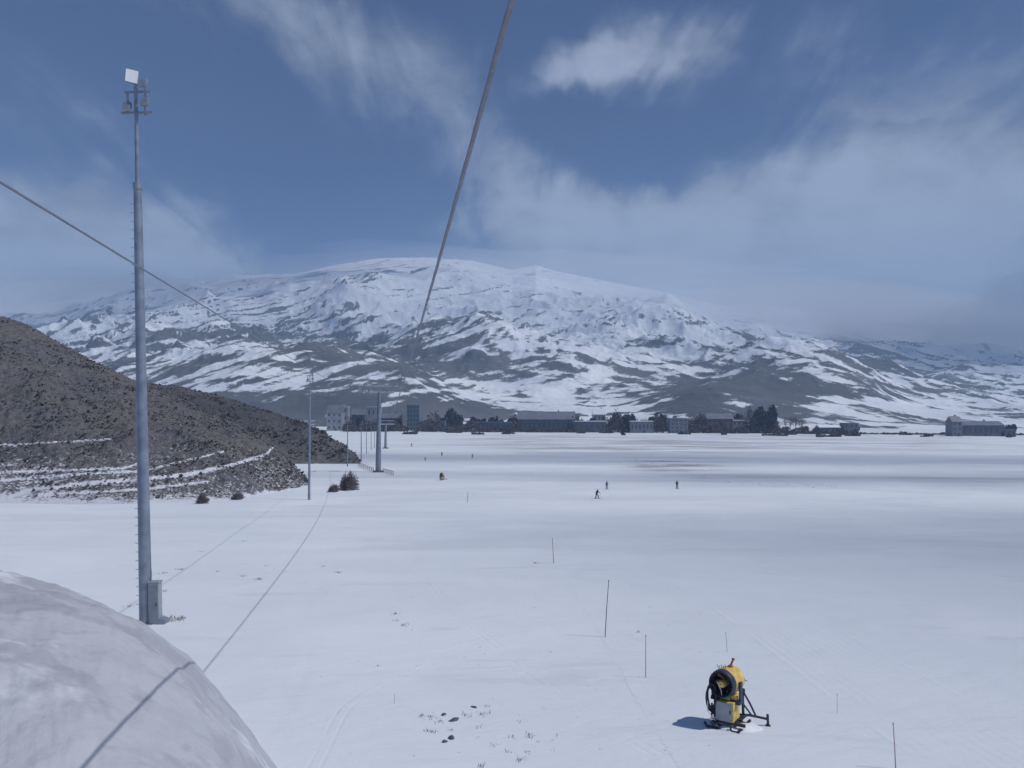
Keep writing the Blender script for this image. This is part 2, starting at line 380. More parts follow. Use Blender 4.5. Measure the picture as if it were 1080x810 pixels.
def grid_faces(nr, nc):
    i = np.arange(nr*nc).reshape(nr, nc)
    return np.stack([i[:-1, :-1].ravel(), i[:-1, 1:].ravel(), i[1:, 1:].ravel(), i[1:, :-1].ravel()], 1)

# ------------------------------------------------------------------ snow field: one sheet to the horizon
def snow_field():
    th = np.concatenate([np.linspace(-180, -42, 70, endpoint=False), np.linspace(-42, 42, 760, endpoint=False), np.linspace(42, 180, 71)])
    r = np.concatenate([[0.5], np.geomspace(1.5, 60, 330, endpoint=False), np.geomspace(60, 1500, 250, endpoint=False), np.geomspace(1500, 14000, 50)])
    T, RR = np.meshgrid(np.radians(th), r)
    X = RR*np.sin(T); Y = RR*np.cos(T)
    gb = ground_base(X, Y); bk = bank_z(X, Y); Z = np.maximum(gb, bk)
    px = 540+F*X/np.maximum(Y, .1); py = HZ-F*Z/np.maximum(Y, .1)
    # old track furrows crossing the piste
    near = sstep(200, 20, RR)*(Y > 5)
    fur = sstep(.80, .97, ridged(P1, X/13+Y/30, Y/50-X/90, 2))
    Z = Z - 0.018*fur*near*(gb > bk)
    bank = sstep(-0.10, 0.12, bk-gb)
    e = np.zeros_like(X)
    for cx, cy, rx, ry, a in [(640, 470, 170, 9, .9), (560, 462, 60, 4, .8), (720, 490, 45, 9, 1.0), (900, 468, 200, 8, .7), (820, 455, 120, 5, .9), (1000, 505, 120, 6, .5), (780, 505, 70, 6, .7), (690, 492, 25, 6, .9)]:
        e += a*np.exp(-((px-cx)/rx)**2-((py-cy)/ry)**2)
    e = np.where(Y > 120, np.clip(e, 0, 1), 0)
    def dist(pts):
        w = [on_ground(*p) for p in pts]; P_ = np.array([(a[0], a[1]) for a in w]); t = np.linspace(0, len(P_)-1, 60)
        P_ = np.stack([np.interp(t, np.arange(len(P_)), P_[:, k]) for k in (0, 1)], 1)
        ker = np.hanning(11); ker /= ker.sum(); P_ = np.stack([np.convolve(np.pad(P_[:, k], 5, mode='reflect', reflect_type='odd'), ker, 'valid') for k in (0, 1)], 1)
        best = np.full(X.shape, 9.0)
        for a, b_ in zip(P_, P_[1:]):
            d = b_-a; L2 = d @ d; tt = ((X-a[0])*d[0]+(Y-a[1])*d[1])/L2; ins = np.clip(tt, 0, 1)
            q = np.hypot(X-a[0]-ins*d[0], Y-a[1]-ins*d[1]); sg = np.sign((X-a[0])*d[1]-(Y-a[1])*d[0])
            m_ = q < np.abs(best); best = np.where(m_, q*sg, best)
        return best
    tr = {'groom': dist([(1075, 812), (960, 745), (820, 655), (700, 592), (600, 552), (520, 520)]), 'ski_a': dist([(330, 812), (365, 740), (470, 690), (560, 650), (540, 600), (600, 560), (632, 530)]), 'ski_b': dist([(720, 812), (600, 740), (470, 640), (430, 580), (500, 540), (640, 518), (713, 517)])}
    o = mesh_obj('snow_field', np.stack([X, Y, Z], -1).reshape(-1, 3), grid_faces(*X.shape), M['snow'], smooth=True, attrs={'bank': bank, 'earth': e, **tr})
    tag(o, kind='structure')
snow_field()

# ------------------------------------------------------------------ mountains
_cp = np.array([-700, -300, 0, 60, 120, 200, 250, 310, 350, 400, 450, 500, 540, 565, 585, 620, 700, 760, 800, 860, 900, 960, 1080, 1300, 1700.])
_cy = np.array([360, 335, 322, 318, 308, 298, 290, 289, 280, 272, 271, 275, 284, 279, 285, 292, 308, 322, 319, 330, 336, 345, 364, 382, 400.])
def blobs(px, py, L):
    s = np.zeros_like(px)
    for cx, cy, rx, ry, rot, a in L:
        c, n = math.cos(R(rot)), math.sin(R(rot)); dx, dy = px-cx, -(py-cy)
        s += a*np.exp(-((dx*c+dy*n)/rx)**2-((dy*c-dx*n)/ry)**2)
    return s
def mountains():
    u = np.linspace(-820, 820, 1150)/F; v = np.linspace(0, 1, 520)
    Yr = 950*(6900/950)**(v**0.9)
    U, Yg = np.meshgrid(u, Yr); X = U*Yg; Y = Yg; PX = 540+F*U
    cz = (HZ-np.interp(PX, _cp, _cy))/F
    Yc = 5600+500*np.sin(U*5)
    s = np.clip((Y-1150)/(Yc-1150), 0, 1.6)
    prof = np.where(s < 1, s**1.25*(1.0), 1-(s-1)*1.1)
    base = ground_base(X, Y)
    big = ridged(P1, X/2100+Y/4200+3, Y/2600-X/5200, 5, .5)
    mid = ridged(P2, X/700+Y/1100, Y/900-X/2200, 6, .58)
    fine = ridged(P3, X/230+Y/420, Y/260-X/520, 5, .6)
    wob = fbm(P4, X/900, Y/900, 5)
    env = sstep(0, .35, s)*sstep(1.28, .97, s)*(1-.45*sstep(820, 930, PX))
    H = cz*Yc
    Z = base*(1-np.clip(s*3, 0, 1)) + prof*H + env*sstep(1.02, .80, s)**.5*((big-.45)*260*(1-sstep(.55, 1, s)*.85) + (mid-.4)*85*(1-sstep(.45, .9, s)*.75) + (fine-.4)*34*(1-sstep(.4, .8, s)*.8) + wob*70*(1-sstep(.7, 1, s)*.8))
    # foothills standing in front of the range: (px, Y, half-width px, half-depth m, height m)
    for cx, cy, wx, wy, h in [(330, 1500, 110, 330, 62), (405, 1420, 60, 240, 48), (220, 1650, 90, 350, 66), (455, 1350, 42, 160, 20), (820, 1650, 90, 350, 62), (740, 1450, 60, 240, 40), (880, 1950, 70, 400, 62), (505, 2100, 60, 300, 52), (600, 1900, 35, 200, 24), (90, 1800, 120, 400, 70), (660, 2300, 80, 330, 60)]:
        g = np.exp(-((PX-cx)/wx)**2-((Y-cy)/wy)**2)
        Z = Z + g*h*(0.75+0.5*mid)
    Z = Z + sstep(1000, 1300, Y)*(fine-.35)*7*(s < .25) + fbm(P2, X/120, Y/120, 4)*3.0*sstep(1000, 1400, Y)
    # keep the skyline where it belongs
    el = Z/Y; lim = cz+0.0015*fbm(P3, X/160, Y*0+.5, 5)*2
    Z = np.where(el > lim, lim*Y+(Z-lim*Y)*.10, Z)
    edge = sstep(1000, 1250, Y)
    Z = (base-3)*(1-edge)+Z*edge
    PY = HZ-F*Z/Y
    # curvature: snow collects in hollows, crests are blown bare
    def blur(A, k):
        ker = np.hanning(k+2)[1:-1]; ker /= ker.sum(); h_ = k//2
        A = np.apply_along_axis(lambda r_: np.convolve(np.pad(r_, h_, mode='edge'), ker, 'valid'), 1, A)
        return np.apply_along_axis(lambda r_: np.convolve(np.pad(r_, h_, mode='edge'), ker, 'valid'), 0, A)
    cur = (Z-blur(Z, 15))/(Y*0.004)
    # wind-laid streaks on the flanks: they climb to the right in the west and fall to the right in the east
    q = sstep(-700, 1500, X-0*Y); wx = X+260*fbm(P4, X/700, Z/260, 3); wz = Z+80*fbm(P1, X/500, Z/200, 3)
    dW = wz-.48*wx; dE = wz+.60*wx; aW = wx*.9+.48*wz; aE = wx*.9-.60*wz
    strk = (1-q)*fbm(P2, aW/210, dW/27, 7, .66)+q*fbm(P3, aE/230, dE/34, 7, .66)
    fla = fbm(P1, X/260+7, Y/48, 6, .66)       # nearly level field edges low down
    low = sstep(330, 120, Z)
    strk = strk*(1-.5*low)+fla*.5*low
    rock = 0.14+.14*(1-q)*sstep(560, 300, Z) + 1.95*strk + 0.10*np.clip(cur, -1.5, 1.5) + 0.12*sstep(420, 120, Z)-.10*sstep(500, 900, Z)
    rock += .72*blobs(PX, PY, [
        (330, 365, 95, 30, -12, .22), (410, 385, 60, 20, -10, .24), (250, 345, 90, 14, 10, .12), (120, 370, 120, 22, 22, .22), (60, 330, 80, 10, 0, .20),
        (480, 343, 60, 9, 6, .30), (520, 385, 45, 22, 0, .42), (500, 372, 60, 14, 0, .25), (595, 388, 16, 14, 0, .35), (330, 433, 150, 12, 0, .4), (455, 434, 50, 5, 0, .3), (760, 436, 110, 10, 0, .40), (350, 418, 125, 20, -4, .55), (240, 428, 90, 14, 0, .5), (440, 422, 50, 9, -8, .35),
        (640, 330, 38, 26, -40, .20), (800, 395, 75, 34, -25, .40), (760, 425, 90, 20, 0, .42), (850, 420, 60, 16, -20, .25), (920, 385, 95, 42, -32, .35), (880, 350, 50, 20, -40, .22), (730, 405, 40, 12, 0, .4), (700, 418, 60, 12, 0, .25), (800, 412, 80, 22, -12, .25), (520, 436, 80, 5, 0, .25), (1010, 410, 100, 20, -20, .25),
        (430, 292, 70, 12, 0, .12), (560, 285, 30, 8, 0, .22),
        (700, 350, 60, 26, 0, -.14), (620, 355, 60, 22, 0, -.18), (560, 415, 120, 10, 0, -.25), (620, 430, 60, 8, 0, -.2), (400, 303, 180, 20, 0, -.16), (720, 320, 120, 24, 0, -.10), (160, 405, 60, 8, 10, -.25), (860, 380, 24, 34, 30, -.3), (930, 430, 110, 9, 0, -.45), (420, 345, 25, 16, 0, -.15)])
    o = mesh_obj('mountain_range', np.stack([X, Y, Z], -1).reshape(-1, 3), grid_faces(*X.shape), M['mountain'], smooth=True, attrs={'rock': rock, 'east': q})
    tag(o, kind='structure')
mountains()

# ------------------------------------------------------------------ scrub hills on the left
def hill(name, px0, px1, nc, nr, crest, basey, Yb, Yc, kdrop, amp, paths, snow0, P, fl):
    PXc = np.linspace(px0, px1, nc); sv = np.concatenate([np.linspace(-.12, 1.0, nr), np.linspace(1.01, 1.8, 40)])
    PX, S = np.meshgrid(PXc, sv)
    ec = (HZ-np.interp(PX, *crest))/F; yb = np.interp(PX, *Yb); yc = np.interp(PX, *Yc)
    Y = yb+S*(yc-yb); X = (PX-540)/F*Y
    gb = ground_base(X, Y); eb = gb/Y
    s1 = np.clip(S, 0, 1)
    e = eb+(ec-eb)*(1-(1-s1)**1.35)
    Z = np.where(S <= 1, e*Y, ec*Y-kdrop*(Y-yc)**2/np.maximum(yc-yb, 20))
    nz = fbm(P, X/16, Y/16, 6, .58)*amp*2 + (ridged(P2, X/9, Y/9, 3)-.4)*amp*.5
    fade = sstep(-.02, .14, S)*sstep(1.35, .9, S)*(.45+.55*sstep(1.0, .6, S))
    Z = Z+nz*fade-np.where(S < 0, (-S)*25, 0)-sstep(.03, -.02, S)*.15
    PY = HZ-F*Z/Y
    sn = np.full_like(X, snow0)+.12*np.clip(-nz/amp, -1, 1)+.40*sstep(.06, .0, S+.05*fbm(P4, X/5, Y/5, 3))
    for pts, w, a in paths:
        yy = np.interp(PX, [q[0] for q in pts], [q[1] for q in pts], left=-999, right=-999)
        sn += a*np.exp(-((PY-yy)/w)**2)
    sn += fl(PX, PY)
    o = mesh_obj(name, np.stack([X, Y, Z], -1).reshape(-1, 3), grid_faces(*X.shape), M['scrub'], smooth=True, attrs={'snow': sn})
    tag(o, kind='structure')
    return X, Y, Z, S, PX, PY
h1 = hill('scrub_hill', -260, 325, 900, 330,
          ([-260, 0, 40, 90, 150, 200, 250, 290, 315, 325], [255, 333, 349, 378, 405, 424, 449, 473, 496, 508]), None,
          ([-260, 0, 60, 140, 200, 260, 310, 325], [110, 131, 130, 129, 134, 146, 172, 182]),
          ([-260, 0, 150, 250, 325], [210, 235, 225, 205, 196]), .16, 1.7,
          [([(0, 498), (60, 496), (130, 494), (152, 487)], 1.1, .5), ([(0, 507), (80, 500), (150, 497), (245, 474)], 1.1, .5),
           ([(0, 527), (40, 515), (100, 509), (150, 505), (200, 500), (245, 490), (280, 480), (292, 467)], 1.6, .85), ([(0, 470), (60, 466), (120, 463)], 1.3, .5), ([(40, 522), (150, 516), (220, 508)], 1.2, .45)],
          .03, P1, lambda px, py: .26*sstep(450, 505, py)+.07)
h2 = hill('far_scrub_hill', 120, 380, 420, 160,
          ([120, 190, 240, 290, 320, 340, 365, 378, 380], [400, 408, 420, 436, 446, 456, 471, 484, 489]), None,
          ([120, 380], [262, 282]), ([120, 250, 380], [380, 350, 296]), .16, 1.2, [([(300, 447), (318, 440)], 1.5, .5)], -.12, P3, lambda px, py: 0*px)

def scrub_tufts():
    """dry thorn tussocks growing all over the slope, uncountable"""
    V = []; Fc = []
    def spread(h, n, smin, smax):
        X, Y, Z, S, PX, PY = h
        nr, nc = X.shape; i = rng.integers(0, nr-1, n*3); j = rng.integers(0, nc-1, n*3)
        ok = (S[i, j] > .02) & (S[i, j] < 1.12) & (PX[i, j] > -60)
        ok &= (fbm(P4, X[i, j]/11, Y[i, j]/11, 4)*1.6+rng.normal(0, .18, n*3) > -.05)
        ok &= rng.random(n*3) < (1.15-.75*sstep(470, 525, PY[i, j]))
        i = i[ok][:n]; j = j[ok][:n]
        for a, b_ in zip(i, j):
            s = rng.uniform(smin, smax)*(1 if rng.random() < .93 else 1.8); c = np.array([X[a, b_], Y[a, b_], Z[a, b_]-.05])+rng.normal(0, .2, 3)*(1, 1, 0)
            for k in range(7):
                an = rng.uniform(0, 2*np.pi); l = rng.uniform(.5, 1.0)*s; o = np.array([np.cos(an), np.sin(an), 0])
                w = np.array([-np.sin(an), np.cos(an), 0])*l*.38
                st = c+o*rng.uniform(-.15, .3)*s
                k0 = len(V); V.extend([st-w, st+w, st+o*l*.55+w*.5+np.array([0, 0, l*.7]), st+o*l*.35-w*.5+np.array([0, 0, l*.85])]); Fc.append((k0, k0+1, k0+2, k0+3))
    spread(h1, 9000, .15, .5); spread(h2, 2200, .3, .9)
    tag(mesh_obj('dry_scrub', np.array(V), np.array(Fc), M['tuft']), kind='stuff', label='dry brown scrub covering the hillside left of the piste', cat='scrub')
scrub_tufts()

# ------------------------------------------------------------------ plants and stones on the snow
def bush(name, X, Y, w, h, n, label, m, leaf=.16, group=None):
    z = g1(X, Y); root = empty(name, (X, Y, z), label=label, cat='bush', group=group); r = random.Random(int(X*10)+n)
    b = B()
    for k in range(9):
        a = r.uniform(0, 6.28); l = r.uniform(.5, .9)
        b.tube([(0, 0, -.1), (math.cos(a)*w*.2*l, math.sin(a)*w*.2*l, h*.4*l), (math.cos(a)*w*.42*l, math.sin(a)*w*.42*l, h*.8*l)], [.05, .035, .01], 5)
    b.build('stem', M['trunk'], root)
    V = []; Fc = []
    for k in range(n):
        a = r.uniform(0, 6.28); q = r.random()**.45; ph = math.asin(r.random()); k2 = .72+.28*math.sin(3*a+1)*math.cos(2.3*a)
        p = Vector((math.cos(a)*math.cos(ph)*q*w/2*k2, math.sin(a)*math.cos(ph)*q*w/2*k2, math.sin(ph)*q*h*k2+.05))
        d = (p.normalized()+Vector((r.gauss(0, .4), r.gauss(0, .4), r.gauss(.2, .4)))).normalized(); s_ = d.cross(Vector((r.random(), r.random(), .3))).normalized()
        l = r.uniform(.7, 1.9)*leaf; k0 = len(V); V += [p-s_*l*.13, p+s_*l*.13, p+d*l+s_*l*.05, p+d*l*.9-s_*l*.1]; Fc.append((k0, k0+1, k0+2, k0+3))
    mesh_obj('twigs', V, Fc, m, root)
for nm, px, py, w, h, n, lab in [('bush', 367, 517, 4.6, 4.2, 3800, 'large round bare bush at the end of the scrub slope, left of the lift tower'),
                             ('bush', 352, 519, 2.4, 1.6, 900, 'low bare bush touching the left foot of the large round bush'),
                             ('bush', 213, 531, 2.0, 1.7, 900, 'dark bush standing alone in snow at the foot of the scrub hill'),
                             ('bush', 250, 527, 2.3, 1.1, 700, 'wide low bush in snow between the lone dark bush and the second mast')]:
    X, Y, z = on_ground(px, py); bush(nm, X, Y, w, h, n, lab, M['twig'], .32)

def stone(X, Y, sx, sy, sz, label, group=None):
    bm = bmesh.new(); bmesh.ops.create_icosphere(bm, subdivisions=2, radius=1); r = random.Random(int(X*77))
    for v in bm.verts: v.co = Vector((v.co.x*sx, v.co.y*sy, max(v.co.z, -.2)*sz))*(1+r.uniform(-.22, .22))
    me = bpy.data.meshes.new('stone'); bm.to_mesh(me); bm.free(); me.materials.append(M['stone'])
    o = bpy.data.objects.new('stone', me); C.objects.link(o); o.location = (X, Y, g1(X, Y)); o.rotation_euler.z = r.uniform(0, 3)
    tag(o, label, 'stone', group)
for px, py, a, b_, c, lab in [(479, 760, .26, .16, .10, 'dark flat stone, largest of those poking out of the snow'), (468, 754, .16, .10, .07, 'slanted dark stone just left of the largest flat stone'),
                              (476, 779, .17, .12, .12, 'dark stone nearer the camera, right one of the touching pair'), (469, 783, .11, .10, .10, 'small stone, left one of the touching pair near the camera'), (500, 746, .18, .10, .05, 'pale grey stone farthest right of the stones in the snow')]:
    X, Y, z = on_ground(px, py); stone(X, Y, a*.75, b_*.75, c*.7, lab, 'stones showing through the snow')

def grass():
    V = []; Fc = []
    def clump(px, py, s, n):
        X, Y, z = on_ground(px, py)
        for k in range(n):
            x = X+rng.normal(0, s*.6); y = Y+rng.normal(0, s*.8); zz = float(ground_base(np.array([x]), np.array([y]))[0])
            a = rng.uniform(0, 6.28); l = rng.uniform(.3, 1)*s; w = rng.uniform(.02, .06)*s+.006; lean = rng.uniform(.2, .9)*l
            c, sn = math.cos(a), math.sin(a); k0 = len(V)
            V.extend([(x-sn*w, y+c*w, zz-.02), (x+sn*w, y-c*w, zz-.02), (x+c*lean+sn*w*.4, y+sn*lean, zz+l*.55), (x+c*lean-sn*w*.4, y+sn*lean, zz+l*.55)]); Fc.append((k0, k0+1, k0+2, k0+3))
    for px, py, s, n in [(172, 605, .22, 26), (190, 601, .25, 30), (212, 582, .2, 16), (230, 603, .16, 14), (256, 608, .25, 18), (274, 611, .25, 30), (281, 597, .15, 10), (300, 603, .1, 8), (258, 571, .2, 12), (135, 640, .25, 16), (174, 653, .32, 60), (185, 654, .3, 50), (192, 653, .2, 22), (173, 624, .2, 20),
                         (357, 604, .3, 20), (340, 598, .2, 10), (445, 756, .12, 20), (455, 757, .14, 26), (465, 762, .12, 16), (492, 755, .16, 18), (510, 754, .16, 22), (514, 745, .1, 14), (451, 771, .10, 12), (457, 772, .13, 18), (477, 771, .1, 12), (505, 768, .1, 12), (540, 777, .12, 12),
                         (558, 777, .14, 24), (548, 803, .12, 22), (552, 800, .1, 10), (558, 794, .12, 12), (536, 793, .12, 12), (520, 787, .12, 12), (508, 808, .12, 20), (568, 783, .08, 8), (588, 776, .1, 8), (398, 703, .12, 12), (416, 648, .2, 20), (425, 660, .2, 14), (418, 655, .15, 10), (672, 667, .12, 16), (565, 594, .2, 20), (548, 762, .1, 9)]:
        clump(px, py, s, n)
    for k in range(120):
        px = rng.uniform(330, 760); py = rng.uniform(545, 800); clump(px, py, rng.uniform(.04, .09), 4)
    for k in range(60):
        px = rng.normal(690, 25)+rng.normal(0, 10); py = 488+rng.normal(0, 4)+(px-690)*.12; clump(px, py, .5, 8)
    for k in range(60):
        px = rng.uniform(760, 900); py = 510+(px-760)*.03+rng.normal(0, 1.2); clump(px, py, .4, 5)
    tag(mesh_obj('dry_grass', V, Fc, M['tuft']), kind='stuff', label='dry grass tips poking through the snow', cat='grass')
grass()

# ------------------------------------------------------------------ floodlight masts
def mast(X, Y, H, label, px_top=None, main=False, r0=.27):
    z = g1(X, Y); root = empty('floodlight_mast', (X, Y, z-.1), label=label, cat='light mast', group=None if main else 'floodlight masts along the piste edge')
    lean = 0
    if px_top is not None:
        lean = math.atan(((px_top-540)/F*Y-X)/H); root.rotation_euler = (0, lean, 0)
    hs = H*.80
    B().tube([(0, 0, 0), (0, 0, hs*.45), (0, 0, hs)], [r0, r0*.84, r0*.62], 14).build('lower_shaft', M['galv'], root, True)
    B().tube([(0, 0, hs), (0, 0, H)], [r0*.36, r0*.26], 12).tube([(0, 0, hs-.05), (0, 0, hs+.28)], [r0*.72, r0*.72], 14).build('upper_shaft', M['galv'], root, True)
    b = B()
    b.box((0.05, 0, H-1.6), (1.5, .10, .10)).box((0.1, 0, H-.6), (1.3, .10, .10)).box((.45, 0, H-1.1), (.08, .08, 1.3)).box((-.4, 0, H-1.1), (.08, .08, 1.0))
    b.build('head_frame', M['galv2'], root)
    for q, (dx, dz) in enumerate([(.45, -.25), (.5, -1.15), (-.35, -1.35)]):
        l = B().box((dx, -.18, H+dz), (.36, .2, .42), Matrix.Rotation(R(-25), 3, 'X'), .03).build('floodlight', M['galv'], root)
        B().box((dx, -.32, H+dz-.05), (.30, .02, .34), Matrix.Rotation(R(-25), 3, 'X')).build('lens', M['galv'], l)
    rt = Matrix.Rotation(R(28), 3, 'Z') @ Matrix.Rotation(R(6), 3, 'Y')
    if main:
        l = B().box((-.12, -.15, H+.10), (.60, .07, .66), rt, .015).build('antenna_panel', M['galv2'], root)
        B().box(Vector((-.12, -.15, H+.10))+rt @ Vector((0, -.042, 0)), (.54, .02, .60), rt).build('panel_face', M['lens'], l)
        B().tube([(0, 0, H-.4), (-.10, -.10, H+.02)], .03, 6).build('bracket', M['galv2'], root)
    k = 1.0
    while main and k < hs-.5:
        rr = r0*(1-.38*k/hs); B().tube([(-rr+.02, 0, k), (-rr-.17, 0, k)], .014, 5).build('step_rung', M['galv2'], root); k += .42
    B().box((0, 0, .06), (r0*3.2, r0*3.2, .12), None, .02).build('base_plate', M['galv2'], root)
    if main:
        c = B().box((.50, -.08, 1.05), (.50, .42, 2.0), None, .02).box((.50, -.08, 2.09), (.58, .5, .07), None, .01).build('electrical_cabinet', M['greybox'], root)
        B().box((.50, -.30, 1.0), (.42, .02, 1.75), None, .006).build('cabinet_door', M['galv2'], c)
        B().box((.64, -.32, 1.05), (.03, .03, .16)).build('handle', M['dark'], c)
        B().tube([(.32, -.1, 2.1), (.30, 0, 2.4), (.26, 0, 3.4)], .035, 7).build('conduit', M['galv2'], root)
        B().box((.82, -.05, .18), (.45, .5, .35), Matrix.Rotation(R(18), 3, 'Y'), .05).build('footing', M['galv2'], root)
    return root
X, Y, z = on_ground(154, 657)
mast(X, Y, (657-82)/F*Y, 'tall grey floodlight mast with white top panel and cabinet, nearest on the left', 143, True, .30)
X, Y, z = on_ground(326, 527)
mast(X, Y, (527-392)/F*Y, 'second floodlight mast, at the foot of the scrub hill left of the round bush', 327, False, .23)
for px, py, H, lab in [(366.5, 492, 16.5, 'third floodlight mast, rising behind the large round bush'), (381, 487, 15, 'fourth floodlight mast, just right of the one behind the bush'), (386.5, 479, 15, 'fifth mast, between the fourth and the two faint ones'),
                       (391.5, 474.5, 15, 'thin far floodlight mast, sixth along the piste edge'), (395, 472, 15, 'thinnest far floodlight mast, just left of the lift tower')]:
    X, Y, z = on_ground(px, py); mast(X, Y, H, lab, None, False, .2 if Y < 330 else .16)

# ------------------------------------------------------------------ lift towers and haul ropes
TX, TY, TZ = on_ground(399, 498)
LA = math.atan(.1617)              # the line runs slightly to the left
A1 = Vector((-.1617*TY+.81, TY, (HZ-413)/F*TY)); A2 = Vector((-.1617*TY-4.5, TY, (HZ-413)/F*TY))
def lift_tower(X, Y, z, top, label, r0=.85):
    root = empty('lift_tower', (X, Y, z-.3), LA, label=label, cat='lift tower', group='towers of the chairlift')
    H = top-z+.3
    B().tube([(0, 0, 0), (.1, 0, H*.5), (.3, 0, H)], [r0, r0*.78, r0*.55], 16).build('shaft', M['galv'], root, True)
    b = B().box((.3, 0, H-.2), (8.6, .5, .6), None, .04)
    b.build('crossarm', M['frost'], root)
    B().box((.3, 0, H+1.6), (7.6, .3, .3)).box((-2.2, 0, H+.8), (.14, .14, 1.7)).box((2.8, 0, H+.8), (.14, .14, 1.7)).build('lifting_frame', M['frost'], root)
    for sx in (-2.65, 2.65):
        w = B().box((sx, 0, H+.12), (.12, 3.6, .30), None, .02)
        s = w.build('sheave_beam', M['galv2'], root)
        b = B()
        for k in range(6): b.lathe((sx-.09, -1.5+k*.6, H+.32), (1, 0, 0), [(0, .05), (0, .22), (.05, .18), (.13, .18), (.18, .22), (.18, .05)], 12)
        b.build('sheaves', M['dark'], s)
        B().box((sx+(.6 if sx > 0 else -.6), 0, H-.75), (.6, 3.4, .06)).box((sx+(.9 if sx > 0 else -.9), 0, H-.25), (.05, 3.4, .05)).build('catwalk', M['galv2'], root)
    B().box((0, 0, .25), (3.2, 3.2, .9), None, .08).build('footing', M['stone'], root)
    return root
lift_tower(TX, TY, TZ, A1.z, 'tall grey lift tower with crossarms, right of the large round bush', .85)
X2, Y2, Z2 = on_ground(406.5, 473); lift_tower(X2, Y2, Z2, Z2+13, 'smaller far lift tower seen just right of the near one', .75)

def rope_curve(stations, xa, xc, rad, label, m):
    st = np.array(stations)
    # natural sag: cubic through the stations
    co = np.polyfit(st[:, 0], st[:, 1], 2)
    ys = np.concatenate([np.linspace(-12, 40, 130), np.linspace(41, TY, 80)]); zs = np.polyval(co, ys); xs = xa*ys+xc
    V = []; Fc = []; n = 12; ang = 0
    pts = [Vector((x, y, z)) for x, y, z in zip(xs, ys, zs)]
    for i, p in enumerate(pts):
        d = (pts[min(i+1, len(pts)-1)]-pts[max(i-1, 0)]).normalized(); u = d.cross(Vector((0, 0, 1))).normalized(); w = d.cross(u)
        for k in range(n):
            rr = rad*(1+.07*math.cos(3*(2*math.pi*k/n)))
            a = 2*math.pi*k/n+i*.75; V.append(p+rr*(math.cos(a)*u+math.sin(a)*w))
    for i in range(len(pts)-1):
        for k in range(n): Fc.append((i*n+k, i*n+(k+1) % n, (i+1)*n+(k+1) % n, (i+1)*n+k))
    o = mesh_obj('haul_rope', V, Fc, m, smooth=True); tag(o, label, 'lift cable', 'steel ropes of the lift'); return o
def st_from(pxs, xa, xc):
    out = []
    for px, py in pxs:
        u = (px-540)/F; d = xc/(u-xa); out.append((d, (HZ-py)/F*d))
    return out
s1 = st_from([(540, 0), (428, 395)], -.1617, .81)+[(TY, A1.z)]
rope_curve(s1, -.1617, .81, .022, 'dark steel lift rope climbing steeply to the top centre of the view', M['rope'])
s2 = st_from([(0, 192), (235, 335)], -.1617, -4.5)+[(TY, A2.z)]
rope_curve(s2, -.1617, -4.5, .018, 'thin steel lift rope crossing behind the tall mast at the left', M['rope'])

# ------------------------------------------------------------------ marker poles
def pole(px, py, pt, pxt, label, m, rad=.016):
    X, Y, z = on_ground(px, py); h = (py-pt)/F*Y/math.cos(0); dx = (pxt-px)/F*Y
    root = empty('marker_pole', (X, Y, z), label=label, cat='marker pole', group='thin marker poles stuck in the snow')
    B().tube([(0, 0, -.2), (dx*.45, 0, h*.5), (dx, 0, h)], [rad, rad*.9, rad*.7], 7).build('shaft', m, root)
    B().tube([(dx, 0, h), (dx*1.01, 0, h+.05)], [rad*1.3, rad*.9], 7).build('cap', m, root)
for a in [(584, 594, 568, 582.5, 'short dark marker pole, leaning left, in mid field above the tallest one', M['bamboo'], .022), (638, 672, 613, 642, 'tallest dark marker pole, leaning slightly right, in the centre', M['bamboo'], .02), (681, 715, 671, 681, 'upright grey marker pole between the tallest one and the snow gun', M['bamboo'], .013),
          (767, 688, 668, 765.5, 'faint thin marker pole just above the yellow snow gun', M['bamboo'], .008), (493, 530, 519, 493.5, 'small far marker pole below the distant snow gun', M['bamboo'], .04), (945, 811, 764, 942, 'faded red marker pole at the bottom right', M['pinkpole'], .016), (883, 752, 733, 883, 'short faded marker pole right of the yellow snow gun', M['pinkpole'], .008),
          (416, 742, 734, 416, 'tiny pole tip left of the stones', M['bamboo'], .006)]:
    pole(*a)

